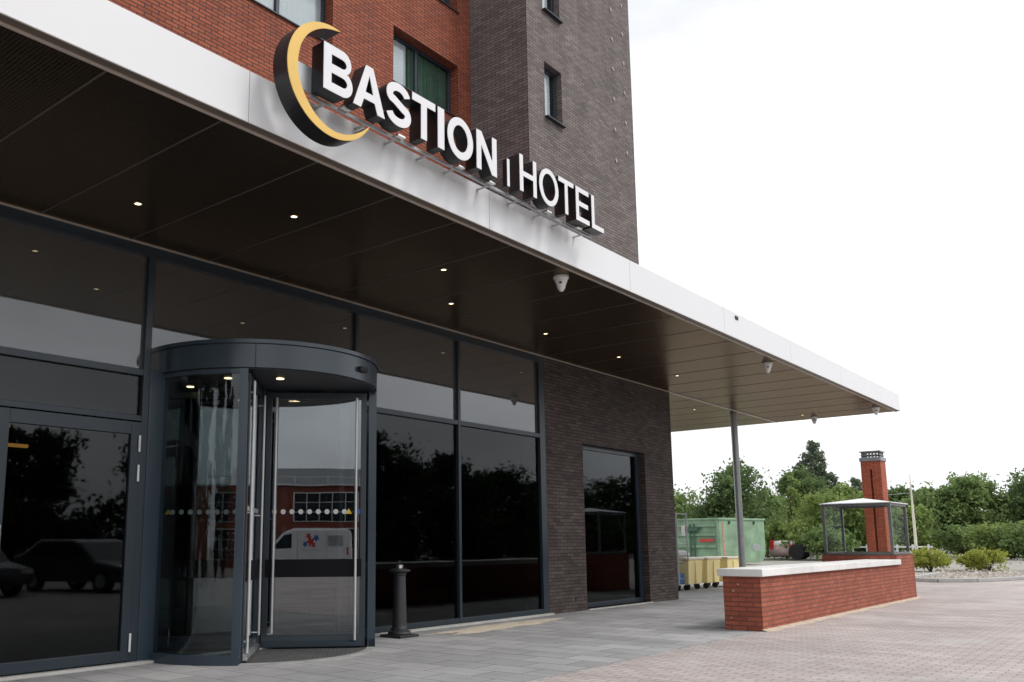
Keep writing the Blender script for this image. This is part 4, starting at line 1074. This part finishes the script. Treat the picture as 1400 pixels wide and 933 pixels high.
dup(cr,(9.6,-7.2,0),R(78),'dark parked hatchback mirrored lower left of the hinged door')
dup(cr,(21.5,-8.5,0),R(100),'dark parked hatchback mirrored in the glazing behind the ashtray')

# ---------------------------------------------------------------- sky, sun, camera
SUN_EL, SUN_AZ = 52.0, -62.0       # azimuth from +x towards +y
w=bpy.data.worlds.new('World'); S.world=w; w.use_nodes=True
ns=w.node_tree.nodes; ln=w.node_tree.links
bg=ns['Background']
sk=ns.new('ShaderNodeTexSky'); sk.sky_type='NISHITA'; sk.sun_disc=False; sk.sun_elevation=R(SUN_EL)
d=Vector((math.cos(R(SUN_EL))*math.cos(R(SUN_AZ)),math.cos(R(SUN_EL))*math.sin(R(SUN_AZ)),math.sin(R(SUN_EL))))
sk.sun_rotation=math.atan2(d.x,d.y)
sk.air_density=1.0; sk.dust_density=5.0; sk.ozone_density=1.0
hs=N(ns,'ShaderNodeHueSaturation'); hs.inputs['Saturation'].default_value=.22; ln.new(sk.outputs[0],hs.inputs['Color'])
# cloud deck: uneven bright overcast, flattening the clear-sky gradient
tc=N(ns,'ShaderNodeTexCoord')
mp=N(ns,'ShaderNodeMapping'); mp.inputs['Scale'].default_value=(1.0,1.0,2.6); ln.new(tc.outputs['Generated'],mp.inputs[0])
no=N(ns,'ShaderNodeTexNoise',Scale=2.2,Detail=7.0,Roughness=.55); ln.new(mp.outputs[0],no.inputs['Vector'])
mr=N(ns,'ShaderNodeMapRange'); mr.inputs[1].default_value=.32; mr.inputs[2].default_value=.68; mr.inputs[3].default_value=.72; mr.inputs[4].default_value=1.22; ln.new(no.outputs[0],mr.inputs[0])
cl=N(ns,'ShaderNodeMix',data_type='RGBA'); cl.inputs[0].default_value=.65; cl.inputs[7].default_value=(10.6,10.8,11.2,1); ln.new(hs.outputs[0],cl.inputs[6])
mu=N(ns,'ShaderNodeMix',data_type='RGBA',blend_type='MULTIPLY'); mu.inputs[0].default_value=1; ln.new(cl.outputs[2],mu.inputs[6]); ln.new(mr.outputs[0],mu.inputs[7])
ln.new(mu.outputs[2],bg.inputs[0]); bg.inputs[1].default_value=.12
sl=bpy.data.lights.new('Sun','SUN'); sl.energy=1.0; sl.angle=R(14); sl.color=(1,.96,.90)
so=bpy.data.objects.new('sun',sl); COL.objects.link(so); so.rotation_euler=d.to_track_quat('Z','Y').to_euler(); so.location=(10,-10,30)

F,CXP,CYP=1198.8,613.3,548.9
yaw,pit,roll=.8770,.1608,-.0066
f=Vector((math.sin(yaw)*math.cos(pit),math.cos(yaw)*math.cos(pit),math.sin(pit)))
r=Vector((math.cos(yaw),-math.sin(yaw),0)); u=r.cross(f)
r2=r*math.cos(roll)+u*math.sin(roll); u2=u*math.cos(roll)-r*math.sin(roll)
cam=bpy.data.cameras.new('Camera'); cam.sensor_fit='HORIZONTAL'; cam.sensor_width=36; cam.lens=F/1400*36
cam.shift_x=(700-CXP)/1400; cam.shift_y=(CYP-466.5)/1400; cam.clip_start=.05; cam.clip_end=3000
co=bpy.data.objects.new('camera',cam); COL.objects.link(co)
co.matrix_world=Matrix(((r2.x,u2.x,-f.x,0),(r2.y,u2.y,-f.y,0),(r2.z,u2.z,-f.z,1.25),(0,0,0,1)))
S.camera=co

S.view_settings.view_transform='Standard'; S.view_settings.look='None'; S.view_settings.exposure=.35; S.view_settings.gamma=1
S.view_settings.use_curve_mapping=False
S.render.engine='CYCLES'
S.cycles.use_denoising=True
S.cycles.max_bounces=8; S.cycles.transparent_max_bounces=24; S.cycles.glossy_bounces=5; S.cycles.diffuse_bounces=4
S.cycles.caustics_reflective=False; S.cycles.caustics_refractive=False
